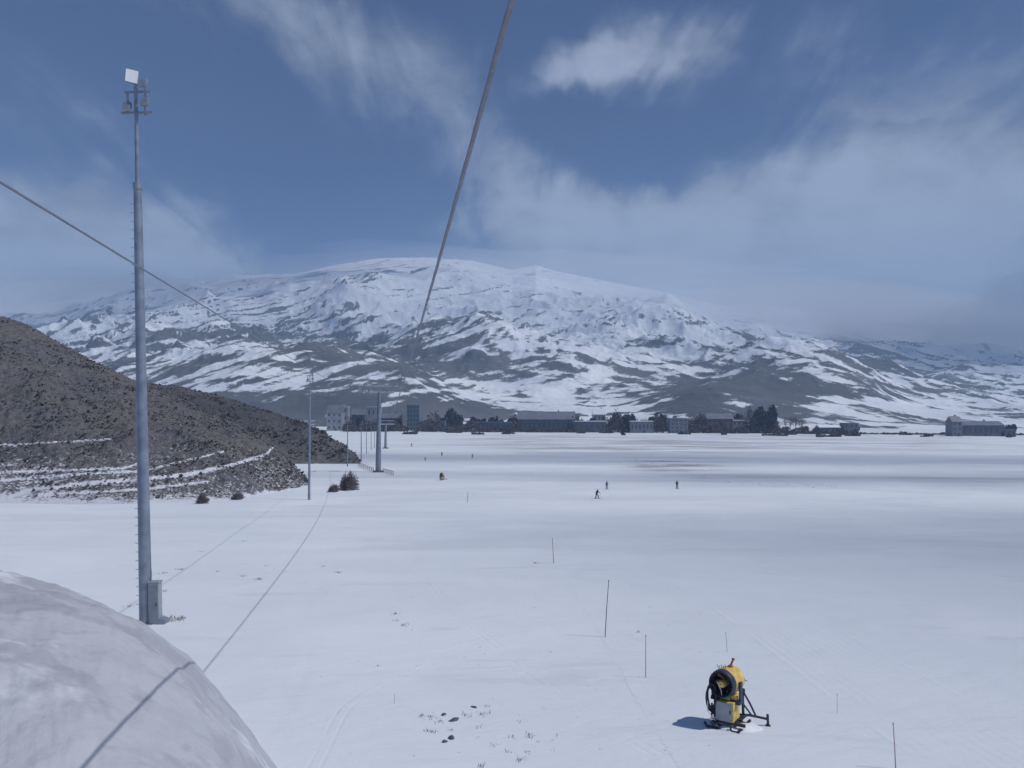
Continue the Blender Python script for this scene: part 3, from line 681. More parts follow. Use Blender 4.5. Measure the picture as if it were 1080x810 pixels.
# ------------------------------------------------------------------ snow guns
def snow_gun(loc, label, rz=0.0):
    root = empty('snow_gun', loc, rz, label=label, cat='snow gun', group='snow guns on the piste')
    ax = Vector((-.64, -.77, .02)).normalized()       # blowing direction
    sd_ = Vector((.77, -.64, 0))
    c0 = Vector((.0, .0, 1.54))                        # centre of the fan housing
    fr = c0+ax*.42
    # fan housing: open yellow barrel with dark front ring
    B().lathe(c0-ax*.62, ax, [(0, .30), (.02, .37), (.12, .43), (.35, .455), (.86, .452), (.87, .41), (.35, .42), (.12, .40)], 32).build('barrel', M['yellow'], root, True)
    ring = B().lathe(c0+ax*.10, ax, [(.14, .448), (.16, .475), (.30, .46), (.36, .445), (.38, .415), (.34, .385), (.02, .38), (-.1, .37)], 32).build('nozzle_ring', M['navy'], root, True)
    b = B()
    for k in range(30):
        a = 2*math.pi*k/30; u = Vector((0, 0, 1)); v = ax.cross(u)
        p = c0+ax*.475+(u*math.cos(a)+v*math.sin(a))*.42; b.tube([p, p+ax*.04-(u*math.cos(a)+v*math.sin(a))*.015], .012, 5)
    b.build('nozzles', M['dark'], ring)
    hub = B().lathe(c0+ax*.10, ax, [(-.3, .12), (.2, .13), (.30, .125), (.36, .09), (.38, .02)], 20).build('hub', M['yellow'], root, True)
    b = B(); u0 = Vector((0, 0, 1)); v0 = ax.cross(u0)
    for k in range(9):
        a = 2*math.pi*k/9; rd = u0*math.cos(a)+v0*math.sin(a); tg = ax.cross(rd)
        b.face([c0+rd*.12-tg*.05+ax*.02, c0+rd*.12+tg*.05-ax*.05, c0+rd*.38+tg*.10-ax*.04, c0+rd*.38-tg*.07+ax*.03])
    b.build('fan_blades', M['black'], root)
    b = B()
    for k in range(8):
        a = 2*math.pi*k/8+.2; rd = u0*math.cos(a)+v0*math.sin(a); b.tube([c0+ax*.22+rd*.12, c0+ax*.22+rd*.39], .01, 5)
    b.build('guide_vanes', M['black'], root)
    b = B()
    for k in range(5): b.lathe(c0-ax*(.62-.001), ax, [(0, .05+.06*k), (.012, .062+.06*k), (.0, .075+.06*k)], 24)
    b.build('intake_grille', M['dark'], root)
    # red lamp and small valve block on top
    B().box(c0+Vector((.16, .12, .47)), (.13, .10, .12), Matrix.Rotation(R(30), 3, 'Z'), .02).tube([c0+Vector((.16, .12, .5)), c0+Vector((.24, .14, .66))], .035, 8).build('valve', M['red'], root)
    B().tube([c0+Vector((.26, .16, .66)), c0+Vector((.27, .17, .74))], .05, 8).build('warning_lamp', M['red'], root)
    b = B(); t0 = c0+ax*.25+Vector((-.1, 0, .45))
    for k in range(5): b.tube([t0+Vector((-.05+.05*k, 0, 0)), t0+Vector((-.12+.07*k, .03, .17-.03*(k % 2)))], .012, 5)
    b.build('weather_sensor', M['bamboo'], root)
    B().tube([c0+Vector((.48, .1, .1)), c0+Vector((.72, .05, -.02))], .012, 5).build('cable_stay', M['dark'], root)
    # yoke and tilt frame
    b = B()
    for s in (-1, 1):
        b.box(c0+sd_*s*.50+Vector((0, 0, -.28)), (.07, .16, .72), Matrix.Rotation(math.atan2(sd_.y, sd_.x), 3, 'Z'), .01)
    b.box(c0+Vector((0, 0, -.62)), (1.06, .3, .12), Matrix.Rotation(math.atan2(sd_.y, sd_.x), 3, 'Z'), .02)
    b.lathe(c0+Vector((0, 0, -.85)), (0, 0, 1), [(0, .16), (.22, .16)], 16, True)
    b.build('yoke', M['navy'], root)
    B().box(c0+ax*.16+Vector((.04, 0, -.50)), (.34, .2, .10), Matrix.Rotation(math.atan2(sd_.y, sd_.x), 3, 'Z'), .01).build('number_plate', M['green'], root)
    # cabinet, blue-grey front, yellow side
    rz_ = math.atan2(sd_.y, sd_.x)+.1; rm = Matrix.Rotation(rz_, 3, 'Z'); cb = Vector((.02, -.05, .62))
    cab = B().box(cb, (.62, .66, .66), rm, .025).build('cabinet', M['yellow'], root)
    B().box(cb+rm @ Vector((-.02, -.345, 0)), (.56, .03, .62), rm, .006).build('cabinet_door', M['greybox'], cab)
    B().box(cb+rm @ Vector((.20, -.372, .02)), (.03, .03, .12), rm).build('handle', M['dark'], cab)
    B().box(cb+rm @ Vector((.2, .12, .40)), (.30, .36, .2), rm, .03).build('motor_box', M['yellow'], root)
    B().box(cb+rm @ Vector((-.36, .05, .10)), (.14, .5, .6), rm, .03).build('pump', M['navy'], root)
    # coiled hose on the left
    b = B(); hc = Vector((-.52, -.05, 1.12))
    for j in range(6):
        pts = []
        for k in range(19):
            a = 2*math.pi*k/18; pts.append(hc+Vector((math.cos(a)*(.14+.015*j)+.02*j-.04, -.12+.055*j+.03*math.sin(3*a), math.sin(a)*(.40+.03*(j % 3))-.04*j)))
        b.tube(pts, .034, 7, False)
    b.tube([hc+Vector((.0, 0, -.3)), hc+Vector((-.02, -.05, -.75)), hc+Vector((.2, -.15, -1.0)), hc+Vector((.5, -.25, -1.08))], .032, 7)
    b.build('hose', M['rubber'], root, True)
    b = B(); b.tube([hc+Vector((.12, -.2, .50)), hc+Vector((.25, -.25, .2)), hc+Vector((.28, -.25, -.02))], .016, 6)
    b.tube([hc+Vector((-.18, -.15, -.1)), hc+Vector((-.2, -.2, -.5)), hc+Vector((.05, -.25, -.8))], .013, 6); b.build('cord', M['white'], root)
    # chassis: runners, wheels hidden in snow, tow bar with jack
    b = B()
    b.box((.05, .02, .27), (1.0, .10, .10), rm).box((.0, -.30, .24), (1.1, .09, .09), rm).box((.1, .34, .24), (1.1, .09, .09), rm)
    b.box((-.35, .0, .24), (.09, .9, .09), rm).box((.45, -.05, .24), (.09, .9, .09), rm)
    b.build('chassis', M['dark'], root)
    for s in (-1, 1):
        c = Vector((.0, 0, .05))+Vector((math.cos(rz_+math.pi/2), math.sin(rz_+math.pi/2), 0))*s*.48
        e = rm @ Vector((1, 0, 0))
        B().tube([c-e*.62+Vector((0, 0, .14)), c-e*.52, c+e*.52, c+e*.66+Vector((0, 0, .15))], .05, 8).tube([c-e*.3, c-e*.3+Vector((0, 0, .2))], .035, 6).tube([c+e*.3, c+e*.3+Vector((0, 0, .2))], .035, 6).build('runner', M['dark'], root)
    w1, w2 = Vector((.78, .12, .34)), Vector((1.40, .02, .24))
    B().tube([(.4, .05, .28), w1, w2], .045, 8).tube([(.3, .3, .30), (.80, .16, .33)], .035, 8).build('tow_bar', M['dark'], root)
    B().tube([(.62, .2, .36), (.60, .22, 1.15)], .05, 8).tube([(.60, .22, 1.15), (.84, .16, .72), (1.02, .10, .32)], .034, 8).tube([(.35, .15, 1.20), (.62, .22, 1.15)], .05, 8).tube([(.64, .2, .66), (.88, .1, .34)], .03, 8).box((.58, .2, 1.16), (.18, .14, .12), None, .02).build('support_frame', M['navy'], root)
    j = B().tube([(1.40, .02, .40), (1.42, .02, .02)], .045, 8).box((1.42, .02, .02), (.14, .16, .05), None, .01).build('jack', M['dark'], root)
    # snow plastered on the runners
    b = B(); bmesh.ops.create_icosphere(b.bm, subdivisions=3, radius=1, matrix=Matrix.Translation((.35, -.25, .02)) @ Matrix.Diagonal((.8, .45, .13, 1)))
    for v in b.bm.verts: v.co.z += .03*math.sin(v.co.x*9)*math.cos(v.co.y*7)
    b.build('snow_crust', M['snowcap'], root, True)
    return root
X, Y, z = on_ground(767, 766)
gun = snow_gun((X, Y+.05, z-.02), 'yellow fan snow gun with dark front ring, standing close at the bottom right')
gun.scale = (.90,)*3
X, Y, z = on_ground(466, 506.5)
g2 = copy_tree(gun); g2.location = (X, Y, z); g2.rotation_euler.z = R(20); g2['label'] = 'distant snow gun, small and dark, right of the lift tower'

# ------------------------------------------------------------------ people
def person(px, py, pose, jm, label, face=0.0, skis=True, scale=1.0):
    X, Y, z = on_ground(px, py)
    root = empty('person', (X, Y, z), face, label=label, cat='person', group='skiers on the piste'); root.scale = (scale,)*3
    if pose == 'stand':
        J = dict(pel=(0, 0, .93), ch=(0, .03, 1.32), nk=(0, .02, 1.50), hd=(0, 0, 1.64), ht=(0, 0, 1.76), sl=(.19, .02, 1.42), el=(.27, .0, 1.14), wl=(.25, -.16, .95), sr=(-.19, .02, 1.42), er=(-.27, 0, 1.14), wr=(-.25, -.16, .95), hl=(.1, 0, .88), kl=(.12, -.06, .50), al=(.13, 0, .09), tl=(.13, -.17, .06), hr=(-.1, 0, .88), kr=(-.12, -.06, .50), ar=(-.13, 0, .09), tr=(-.13, -.17, .06))
    else:
        J = dict(pel=(0, .1, .86), ch=(.06, -.04, 1.22), nk=(.08, -.10, 1.38), hd=(.09, -.14, 1.52), ht=(.09, -.15, 1.64), sl=(.26, -.04, 1.30), el=(.42, -.12, 1.06), wl=(.46, -.36, 1.0), sr=(-.13, -.06, 1.32), er=(-.30, -.12, 1.08), wr=(-.40, -.34, .98), hl=(.1, .1, .82), kl=(.24, -.10, .48), al=(.32, .05, .09), tl=(.34, -.12, .06), hr=(-.1, .1, .82), kr=(-.20, -.10, .48), ar=(-.30, .05, .09), tr=(-.31, -.12, .06))
    names = list(J); E = [('pel', 'ch'), ('ch', 'nk'), ('nk', 'hd'), ('hd', 'ht'), ('ch', 'sl'), ('sl', 'el'), ('el', 'wl'), ('ch', 'sr'), ('sr', 'er'), ('er', 'wr'), ('pel', 'hl'), ('hl', 'kl'), ('kl', 'al'), ('al', 'tl'), ('pel', 'hr'), ('hr', 'kr'), ('kr', 'ar'), ('ar', 'tr')]
    rad = dict(pel=.16, ch=.17, nk=.065, hd=.11, ht=.08, sl=.085, el=.06, wl=.05, sr=.085, er=.06, wr=.05, hl=.11, kl=.085, al=.08, tl=.06, hr=.11, kr=.085, ar=.08, tr=.06)
    me = bpy.data.meshes.new('body'); me.from_pydata([J[n] for n in names], [(names.index(a), names.index(b_)) for a, b_ in E], [])
    o = bpy.data.objects.new('body', me); C.objects.link(o); o.parent = root; me.materials.append(jm)
    md = o.modifiers.new('skin', 'SKIN')
    if not me.skin_vertices: bpy.context.view_layer.objects.active = o
    sv = me.skin_vertices[0].data if me.skin_vertices else None
    if sv:
        for i, n in enumerate(names): sv[i].radius = (rad[n],)*2; sv[i].use_root = (n == 'pel')
    sb = o.modifiers.new('sub', 'SUBSURF'); sb.levels = 1; sb.render_levels = 1
    hd = Vector(J['hd'])+Vector((0, 0, .04))
    B().lathe(hd-Vector((0, 0, .02)), (0, 0, 1), [(0, .125), (.06, .125), (.12, .09), (.15, .01)], 12).build('helmet', M['dark'], root, True)
    b = B(); bmesh.ops.create_uvsphere(b.bm, u_segments=10, v_segments=8, radius=.085, matrix=Matrix.Translation(hd+Vector((0, -.055, -.05)))); b.build('face', M['skin'], root, True)
    for n in ('wl', 'wr'):
        p = Vector(J[n]); s = 1 if n == 'wl' else -1; b = B()
        b.box(p+Vector((0, -.03, -.01)), (.06, .09, .05), None, .015)
        for k in range(4): b.tube([p+Vector((-.024+.016*k, -.07, 0)), p+Vector((-.024+.016*k, -.11, -.02)), p+Vector((-.024+.016*k, -.10, -.05))], .009, 5)
        b.tube([p+Vector((-s*.03, -.03, 0)), p+Vector((-s*.045, -.07, -.02))], .011, 5)
        b.build('glove', M['black'], root)
        if skis: B().tube([p+Vector((0, -.07, .03)), Vector((p.x+s*.12, p.y+.25, .0))], .011, 5).build('ski_pole', M['dark'], root)
    if skis:
        for s, n in ((1, 'al'), (-1, 'ar')):
            a = Vector(J[n]); B().box((a.x, a.y-.12, .02), (.08, 1.55, .02)).box((a.x, a.y-.98, .07), (.075, .2, .02), Matrix.Rotation(R(-28), 3, 'X')).build('ski', M['dark'], root)
for a in [(629.5, 526, 'crouch', JACK[0], 'nearest skier in black, legs apart, right of centre', .5, True, 1.0),
          (640, 516, 'stand', JACK[3], 'grey skier standing just behind the nearest black one', -.4, True, .95),
          (714, 515.5, 'stand', JACK[1], 'navy clad skier standing alone to the right of the pair', .2, True, 1.0),
          (498, 483, 'crouch', JACK[0], 'small far skier above and right of the distant snow gun', 1.2, True, 1.0),
          (466, 481, 'stand', JACK[1], 'far skier standing above the distant snow gun', .3, True, 1.0),
          (434, 471, 'crouch', JACK[0], 'farthest skier, upper left of the field near the lift line', .7, True, 1.15),
          (448.5, 486, 'stand', JACK[3], 'small grey skier between the lift tower and the distant snow gun', 0, True, .8)]:
    person(*a)

# ------------------------------------------------------------------ village at the foot of the mountain
def far_tree_mesh(seed, w, h, kind):
    r = random.Random(seed); V = []; Fc = []
    for k in range(520 if kind != 'bare' else 420):
        t = r.random(); a = r.uniform(0, 6.28)
        if kind == 'cone': zc = h*(.12+.88*t); rad = w/2*(1-t)**.8*(.55+.45*r.random())
        else:
            ph = math.acos(1-2*r.random()); q = r.random()**.35*(.8+.2*math.sin(3*a+seed)); zc = h*.58+math.cos(ph)*h*.42*q; rad = math.sin(ph)*w/2*q
        p = Vector((math.cos(a)*rad, math.sin(a)*rad, zc)); s = r.uniform(.35, .95)*(w/9)*(1 if kind != 'bare' else .6)
        u = Vector((r.gauss(0, 1), r.gauss(0, 1), r.gauss(0, .6))).normalized()*s; v = u.cross(Vector((r.gauss(0, 1), r.gauss(0, 1), r.gauss(0, 1)))).normalized()*s*(.8 if kind != 'bare' else .25)
        k0 = len(V); V += [p-u-v, p+u-v, p+u*.7+v, p-u*.8+v]; Fc.append((k0, k0+1, k0+2, k0+3))
    return V, Fc
protos = {}
def proto_tree(kind, i, w, h):
    root = empty('conifer' if kind == 'cone' else ('bare_tree' if kind == 'bare' else 'tree'), (0, 0, 0))
    V, Fc = far_tree_mesh(i*13+5, w, h, kind)
    mesh_obj('crown', V, Fc, M['baretree'] if kind == 'bare' else M['tree'], root)
    b = B().tube([(0, 0, -1.5), (.1, 0, h*.4), (0, .1, h*.85)], [.035*h, .02*h, .006*h], 7)
    for k in range(4): a = k*1.6; b.tube([(0, 0, h*(.3+.1*k)), (math.cos(a)*w*.25, math.sin(a)*w*.25, h*(.45+.1*k))], [.012*h, .004*h], 5)
    b.build('trunk', M['trunk'], root); return root
tree_defs = []   # px, base y, height px, width px, kind, cluster
def cl(x0, x1, n, by, hp, wp, kinds, cluster):
    r = random.Random(int(x0)*3+n)
    for k in range(n): tree_defs.append((x0+(x1-x0)*(k+.5)/n+r.uniform(-2, 2), by+r.uniform(-1.5, .5), hp*r.uniform(.75, 1.15), wp*r.uniform(.8, 1.25), r.choice(kinds), cluster))
cl(370, 424, 13, 451, 15, 8, ['bare', 'bare', 'round'], 'reddish bare trees in the row behind the lift tower')
tree_defs += [(476, 447, 24, 14, 'round', 'tallest dark round tree in the village row'), (469, 447, 14, 12, 'round', 'dark tree on the left side of the tallest round tree'), (483, 447, 17, 12, 'round', 'dark tree on the right side of the tallest round tree')]
cl(495, 530, 7, 451, 14, 9, ['round', 'cone'], 'dark trees between the tall round tree and the long hall')
cl(534, 560, 5, 452, 17, 10, ['round'], 'dark trees at the left end of the long hall')
cl(598, 628, 5, 452, 14, 9, ['round'], 'dark trees at the right end of the long dark hall')
cl(634, 663, 7, 455, 22, 12, ['round', 'bare'], 'dark trees left of the flat white-roofed shed')
cl(664, 694, 6, 447, 18, 10, ['bare', 'round'], 'bare trees behind the flat white-roofed shed')
cl(724, 745, 5, 452, 18, 10, ['bare', 'round'], 'trees between the grey block and the brown house')
cl(770, 792, 4, 447, 20, 11, ['bare', 'round'], 'trees left of the tall square tree clump')
cl(818, 850, 5, 443, 15, 9, ['bare'], 'bare trees right of the tall square clump')
cl(848, 905, 8, 456, 9, 7, ['round', 'bare'], 'low trees around the small sheds at right')
cl(1055, 1072, 3, 462, 10, 8, ['round'], 'low trees at the right end of the far right hall')
cl(789, 818, 7, 454, 31, 11, ['bare', 'round'], 'tall dark trees packed in one square clump')
cl(690, 706, 4, 454, 24, 10, ['round', 'bare'], 'tall dark trees attached left of the light grey block')
cl(440, 462, 3, 448, 8, 6, ['bare'], 'small bare trees right of the tall blue block')
ORD = ['first', 'second', 'third', 'fourth', 'fifth', 'sixth', 'seventh', 'eighth', 'ninth', 'tenth', 'eleventh', 'twelfth', 'thirteenth']
tlabels = []
for d in tree_defs:
    mates = sorted(q[0] for q in tree_defs if q[5] == d[5])
    tlabels.append(d[5] if len(mates) == 1 else '%s from left of the %s' % (ORD[mates.index(d[0])], d[5]))
def vill(px, py):
    """point on the far snow for a base pixel"""
    X, Y, z = on_ground(px, py); return X, Y, z
for i, (px, by, hp, wp, kind, cluster) in enumerate(tree_defs):
    Y = 820+random.uniform(0, 60)+max(0, (452-by))*12; X = at(px, Y); z = g1(X, Y)
    v = i % 3; key = (kind, v)
    if key not in protos: o = protos[key] = proto_tree(kind, v+1+{'cone': 0, 'bare': 10, 'round': 20}[kind], {'cone': 8, 'bare': 12, 'round': 13}[kind], 15); 
    else: o = copy_tree(protos[key])
    W = wp/F*Y; Hh = hp/F*Y; o.location = (X, Y, z); o.scale = (W/{'cone': 8, 'bare': 12, 'round': 13}[kind],)*2+(Hh/15,); o.rotation_euler.z = random.uniform(0, 6.28)
    o['label'] = tlabels[i]; o['category'] = 'tree'
    o['group'] = 'trees in the village row' if cluster.startswith(('tallest', 'dark tree on')) else cluster

def house(name, px0, px1, ytop, ybase, wall, roofk, label, floors=2, nwin=5, depth=14, roof=None, Y=None, rot=0.0, taper=0.0, rh=None):
    Y = Y or (835+random.uniform(0, 20)); X = at((px0+px1)/2, Y); W = (px1-px0)/F*Y; H = (ybase-ytop)/F*Y
    z = HZ-ybase; z = z/F*Y; zg = g1(X, Y)
    root = empty(name, (X, Y, zg), rot, label=label, cat='building')
    H = ytop_z = (HZ-ytop)/F*Y-zg
    rr = rh if rh is not None else (0.28*H if roofk == 'gable' else .5); wh = H-rr
    b = B(); t = taper*W/2
    pts0 = [(-W/2, -depth/2), (W/2, -depth/2), (W/2, depth/2), (-W/2, depth/2)]; pts1 = [(-W/2+t, -depth/2), (W/2-t, -depth/2), (W/2-t, depth/2), (-W/2+t, depth/2)]
    lo = [b.bm.verts.new((x, y, -1.5)) for x, y in pts0]; hi = [b.bm.verts.new((x, y, wh)) for x, y in pts1]
    for k in range(4): b.bm.faces.new((lo[k], lo[(k+1) % 4], hi[(k+1) % 4], hi[k]))
    b.bm.faces.new(hi); b.build('wall', wall, root)
    w2 = W/2-t+.4; d2 = depth/2+.4; rm_ = roof or M['snowcap']
    if roofk == 'gable':
        b = B(); v = [b.bm.verts.new(q) for q in [(-w2, -d2, wh+.02), (w2, -d2, wh+.02), (w2, d2, wh+.02), (-w2, d2, wh+.02), (-w2, 0, H), (w2, 0, H)]]
        for f in [(0, 1, 5, 4), (2, 3, 4, 5), (0, 4, 3), (1, 2, 5), (3, 2, 1, 0)]: b.bm.faces.new([v[k] for k in f])
        rf = b.build('roof', rm_, root)
        B().box((W*.22, 2, H+.1), (1.2, 1.2, 2.4)).build('chimney', M['wall_brown'], rf)
    else:
        B().box((0, 0, wh+rr/2+.02), (2*w2, 2*d2, rr), None, .05).build('roof', rm_, root)
    fh = wh/floors
    for f in range(floors):
        for k in range(nwin):
            x = (-W/2+t)+(k+.5)*(W-2*t)/nwin; zc = fh*(f+.55); ww = min(1.5, (W-2*t)/nwin*.5)
            yy = -depth/2-.03
            fr = B().box((x, yy, zc), (ww+.3, .12, fh*.38+.3)).build('window_frame', wall, root)
            B().box((x, yy-.07, zc), (ww, .05, fh*.38)).build('pane', M['glass'], fr)
    B().box((W*.1, -depth/2-.05, 1.2), (1.8, .14, 2.6)).build('door', M['dark'], root)
    return root
house('apartment_block', 430, 443, 427, 449, M['wall_blue'], 'flat', 'tall narrow blue-grey block right of the lift tower', 6, 4, 16, M['roof_grey'])
house('house', 346, 362, 427, 448, M['wall_pale'], 'gable', 'pale house left of the third mast, at the end of the dark ridge', 3, 3, 14, M['roof_grey'])
house('house', 362, 368, 429, 441, M['wall_pale'], 'flat', 'narrow pale tower-like house beside the pale gabled one', 3, 1, 8, M['snowcap'], 900)
house('lift_station', 388, 402, 429, 446, M['wall_pale'], 'flat', 'pale station building hidden behind the reddish trees and lift tower', 2, 3, 12, M['snowcap'], 900)
house('lodge', 372, 386, 431, 447, M['wall_dark'], 'gable', 'dark purple-grey lodge above the reddish trees', 2, 3, 14, M['roof_grey'], 880)
house('lodge', 402, 424, 436, 450, M['wall_red'], 'gable', 'low red-brown lodge right of the lift tower shaft', 1, 4, 14, M['roof_grey'], 860)
house('hall', 444, 470, 444, 451, M['wall_grey'], 'flat', 'low grey shed between the blue block and the tall round tree', 1, 5, 12, M['roof_grey'], 850)
house('hall', 500, 540, 445, 452, M['wall_dark'], 'flat', 'low dark shed in front of the trees left of the long hall', 1, 7, 12, M['roof_grey'], 815)
house('sports_hall', 546, 606, 434, 453, M['wall_dark'], 'gable', 'long dark hall with grey roof in the middle of the village row', 1, 12, 22, M['roof_grey'], 830, rh=8)
house('hall', 604, 638, 444, 453, M['wall_dark'], 'flat', 'dark shed at the right end of the long dark hall', 1, 6, 12, M['snowcap'], 822)
house('house', 625, 638, 431, 447, M['wall_pale'], 'gable', 'pale house on the snow behind the long hall', 2, 3, 10, M['snowcap'], 960)
house('hall', 664, 688, 444, 453.5, M['wall_grey'], 'flat', 'flat white-roofed shed among the dark trees', 1, 6, 12, M['snowcap'], 815)
house('apartment_block', 705.5, 724, 441, 456.5, M['wall_grey'], 'flat', 'light grey block with flat roof, right of the middle of the village', 4, 4, 14, M['roof_grey'], 812)
house('house', 744, 771, 436, 453, M['wall_brown'], 'gable', 'wide brown house with sloping roof near the middle right', 3, 5, 16, M['roof_grey'], 835)
house('house', 771, 785, 443, 452, M['wall_pale'], 'flat', 'pale low house left of the tall square tree clump', 2, 3, 12, M['snowcap'], 842)
house('hall', 862, 884, 448, 457, M['wall_grey'], 'gable', 'small grey shed with snowy roof, left of the pair at right', 1, 4, 12, M['snowcap'], 815)
house('hall', 888, 903, 446, 457, M['wall_grey'], 'flat', 'small grey flat shed, right of the pair at right', 2, 3, 12, M['roof_grey'], 815)
house('sports_hall', 1003, 1053, 444, 461.5, M['wall_dark'], 'gable', 'long dark blue hall with snowy roof edge at the far right', 1, 9, 20, M['roof_grey'], 770, rh=4)
house('tower_house', 1001, 1011, 439, 461, M['wall_grey'], 'gable', 'narrow grey gabled house at the left end of the far right hall', 3, 2, 12, M['roof_grey'], 755)
house('hall', 1053, 1068, 453, 462, M['wall_dark'], 'flat', 'low dark annex at the right end of the far right hall', 1, 3, 10, M['roof_grey'], 765)
def brush():
    V = []; Fc = []
    def strip(x0, x1, n, y0, hp, dY=60, Yb=835):
        for k in range(n):
            px = rng.uniform(x0, x1); Y = Yb+rng.uniform(0, dY); X = at(px, Y); z = g1(X, Y)
            top = hp/F*Y*(.35+.65*abs(math.sin(px*.21)+math.sin(px*.083+1))/1.6)*(.6+.4*rng.random()); zz = z+rng.uniform(0, max(top, .5)); q = rng.uniform(.5, 1.6)
            u = rng.normal(0, 1, 3); u /= np.linalg.norm(u); v = np.cross(u, rng.normal(0, 1, 3)); v /= np.linalg.norm(v)+1e-6; c = np.array([X, Y, zz]); k0 = len(V)
            V.extend([c-u*q-v*q*.6, c+u*q-v*q*.6, c+u*q*.7+v*q*.6, c-u*q*.8+v*q*.6]); Fc.append((k0, k0+1, k0+2, k0+3))
    strip(362, 430, 2600, 0, 13, 60, 800); strip(440, 545, 3000, 0, 12, 60, 795); strip(598, 700, 3600, 0, 16, 60, 815); strip(722, 790, 2200, 0, 14, 60, 805); strip(786, 820, 2600, 0, 24, 40, 820); strip(690, 760, 2200, 0, 20, 50, 870); strip(815, 905, 1500, 0, 7, 40, 800); strip(905, 1003, 400, 0, 1.6, 30, 800); strip(1060, 1180, 600, 0, 2, 30, 800)
    strip(540, 610, 800, 0, 5, 15, 800)
    for k in range(26):
        px = rng.uniform(430, 1080); w = rng.uniform(2, 9); strip(px-w, px+w, int(w*14), 0, rng.uniform(1.5, 5), 10, rng.uniform(690, 800))
    for k in range(22):
        px = rng.uniform(360, 860); w = rng.uniform(4, 14); strip(px-w, px+w, int(w*34), 0, rng.uniform(10, 22), 20, rng.uniform(870, 960))
    tag(mesh_obj('brush', V, Fc, M['baretree']), kind='stuff', label='dark leafless brush filling the village row', cat='brush')
brush()
# snow fence running off beyond the tower
def fence(p0, p1, n, label):
    a = on_ground(*p0); b_ = on_ground(*p1); root = empty('snow_fence', (a[0], a[1], a[2]), label=label, cat='fence')
    d = Vector(b_)-Vector(a); V = []; Fc = []
    for k in range(n+1):
        p = d*(k/n); zz = g1(a[0]+p.x, a[1]+p.y)-a[2]; B().tube([(p.x, p.y, zz-.3), (p.x, p.y, zz+1.3)], .05, 6).build('post', M['bamboo'], root)
        for h in (.25, .6, .95, 1.2): V += [(p.x, p.y, zz+h), (p.x, p.y, zz+h+.10)]
    for k in range(n):
        for h in range(4): i = k*8+h*2; Fc.append((i, i+8, i+9, i+1))
    mesh_obj('netting', V, Fc, M['bamboo'], root)
fence((378, 492), (394, 498), 8, 'low dark net fence running from the bush to the lift tower')
fence((404, 498.5), (415, 502), 5, 'short dark net fence right of the lift tower foot')

# ------------------------------------------------------------------ the air
def haze():
    m = bpy.data.materials.new('haze_air'); m.use_nodes = True; nt = m.node_tree; nt.nodes.clear(); b = NB(nt)
    v = b.new('ShaderNodeVolumePrincipled'); v.inputs['Color'].default_value = (0.50, 0.71, 0.95, 1); v.inputs['Density'].default_value = 0.00014; v.inputs['Anisotropy'].default_value = 0.0
    o = b.new('ShaderNodeOutputMaterial'); b.L.new(v.outputs[0], o.inputs['Volume'])
    o_ = B().box((0, 0, 640), (17000, 17000, 1600)).build('haze', m); tag(o_, kind='stuff', label='thin bluish mountain haze filling the valley air', cat='haze')
haze()

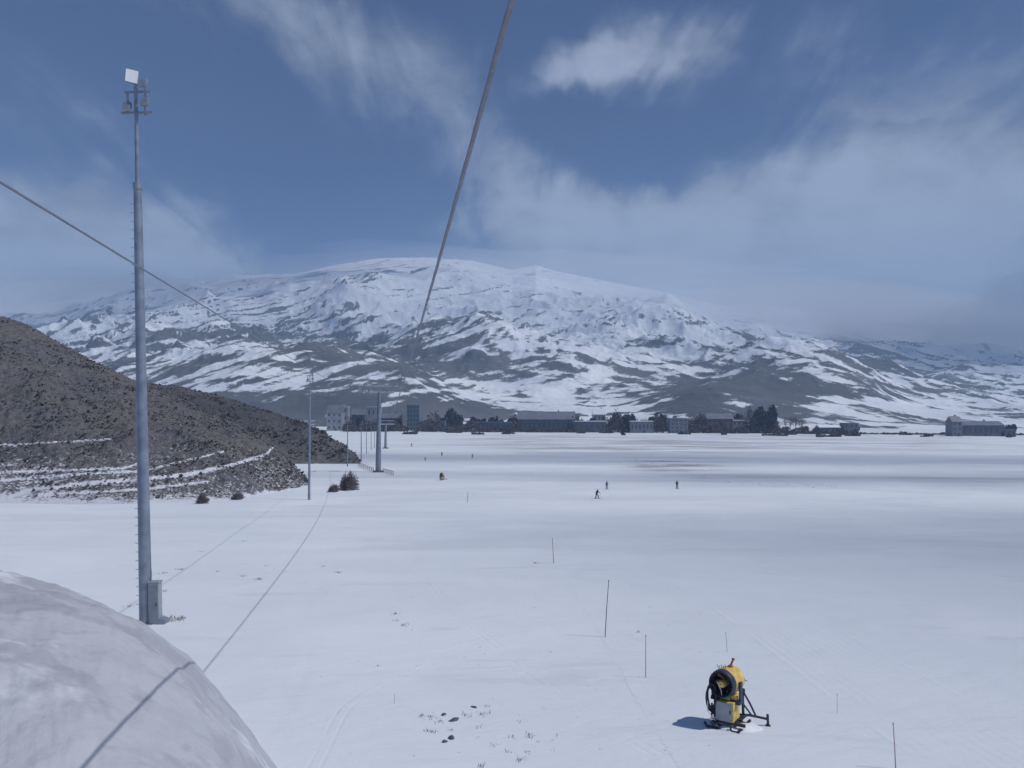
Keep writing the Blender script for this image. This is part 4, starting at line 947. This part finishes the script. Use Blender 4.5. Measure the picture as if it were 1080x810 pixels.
def puff(name, c, r, dens, seed, kind, col=(.93, .955, 1.0), sub=4, amp=.35):
    m = bpy.data.materials.new(name+'_vapour'); m.use_nodes = True; nt = m.node_tree; nt.nodes.clear(); b = NB(nt)
    v = b.new('ShaderNodeVolumePrincipled'); v.inputs['Color'].default_value = (*col, 1); v.inputs['Density'].default_value = dens
    o = b.new('ShaderNodeOutputMaterial'); b.L.new(v.outputs[0], o.inputs['Volume'])
    bm = bmesh.new(); bmesh.ops.create_icosphere(bm, subdivisions=sub, radius=1)
    P = Perlin(seed)
    co = np.array([v.co[:] for v in bm.verts]); n = fbm(P, co[:, 0]*1.6+co[:, 2], co[:, 1]*1.6-co[:, 2]*.6, 4)
    for v_, k in zip(bm.verts, n): v_.co = v_.co*(1+amp*k*2)
    me = bpy.data.meshes.new(name); bm.to_mesh(me); bm.free(); me.materials.append(m); me.polygons.foreach_set('use_smooth', np.ones(len(me.polygons), bool))
    o_ = bpy.data.objects.new(name, me); C.objects.link(o_); o_.location = c; o_.scale = r; tag(o_, kind=kind); return o_
def shade_cloud(x, y, rx, ry, tau, seed, zt=0.0, amp=.35):  # unseen cloud, placed so that its shade lands around x, y
    h = 3700-zt; p = Vector((x, y, zt))+SUN_DIR*(h/SUN_DIR.z)
    o = puff('cloud', p, (rx, ry, 45), tau/70, seed, 'stuff', (.95, .97, 1), 5, amp); o['label'] = 'thin unseen cloud high above the valley, shading what lies below'; o['category'] = 'cloud'
shade_cloud(200, 215, 230, 30, .40, 3, -18, .75)
shade_cloud(100, 335, 300, 45, .38, 4, -20, .75)
shade_cloud(78, 66, 74, 52, .45, 8, -12)  # unseen cloud added to dim the right of the near snow
shade_cloud(-300, 3600, 2300, 1500, .15, 9, 200)  # broad unseen cloud added to tone down the mountain snow
shade_cloud(2300, 3400, 1000, 800, 1.1, 5, 200)
shade_cloud(-1900, 4400, 900, 700, .5, 12, 400)  # unseen cloud added to darken the left slopes
for c, r, d, sd_ in [((2800, 4700, 430), (1300, 400, 190), .0014, 31), ((1700, 5000, 640), (900, 350, 130), .0010, 32), ((2900, 3900, 250), (1500, 700, 330), .0008, 21), ((1500, 4600, 560), (1300, 350, 180), .0007, 22), ((-700, 5000, 880), (1000, 300, 130), .0008, 23), ((-2300, 4300, 560), (1200, 350, 170), .0010, 24), ((500, 5000, 800), (1100, 300, 150), .0006, 25), ((2550, 5000, 480), (1300, 500, 130), .0011, 11), ((1500, 5600, 760), (1500, 500, 110), .0010, 12), ((-2500, 5000, 640), (1500, 500, 120), .0016, 13), ((300, 5600, 960), (1500, 400, 110), .0006, 14), ((2900, 4200, 250), (900, 500, 200), .0009, 15)]:
    tag(puff('mist_bank', c, r, d, sd_, 'stuff'), 'soft grey mist lying on the upper slopes', 'mist')
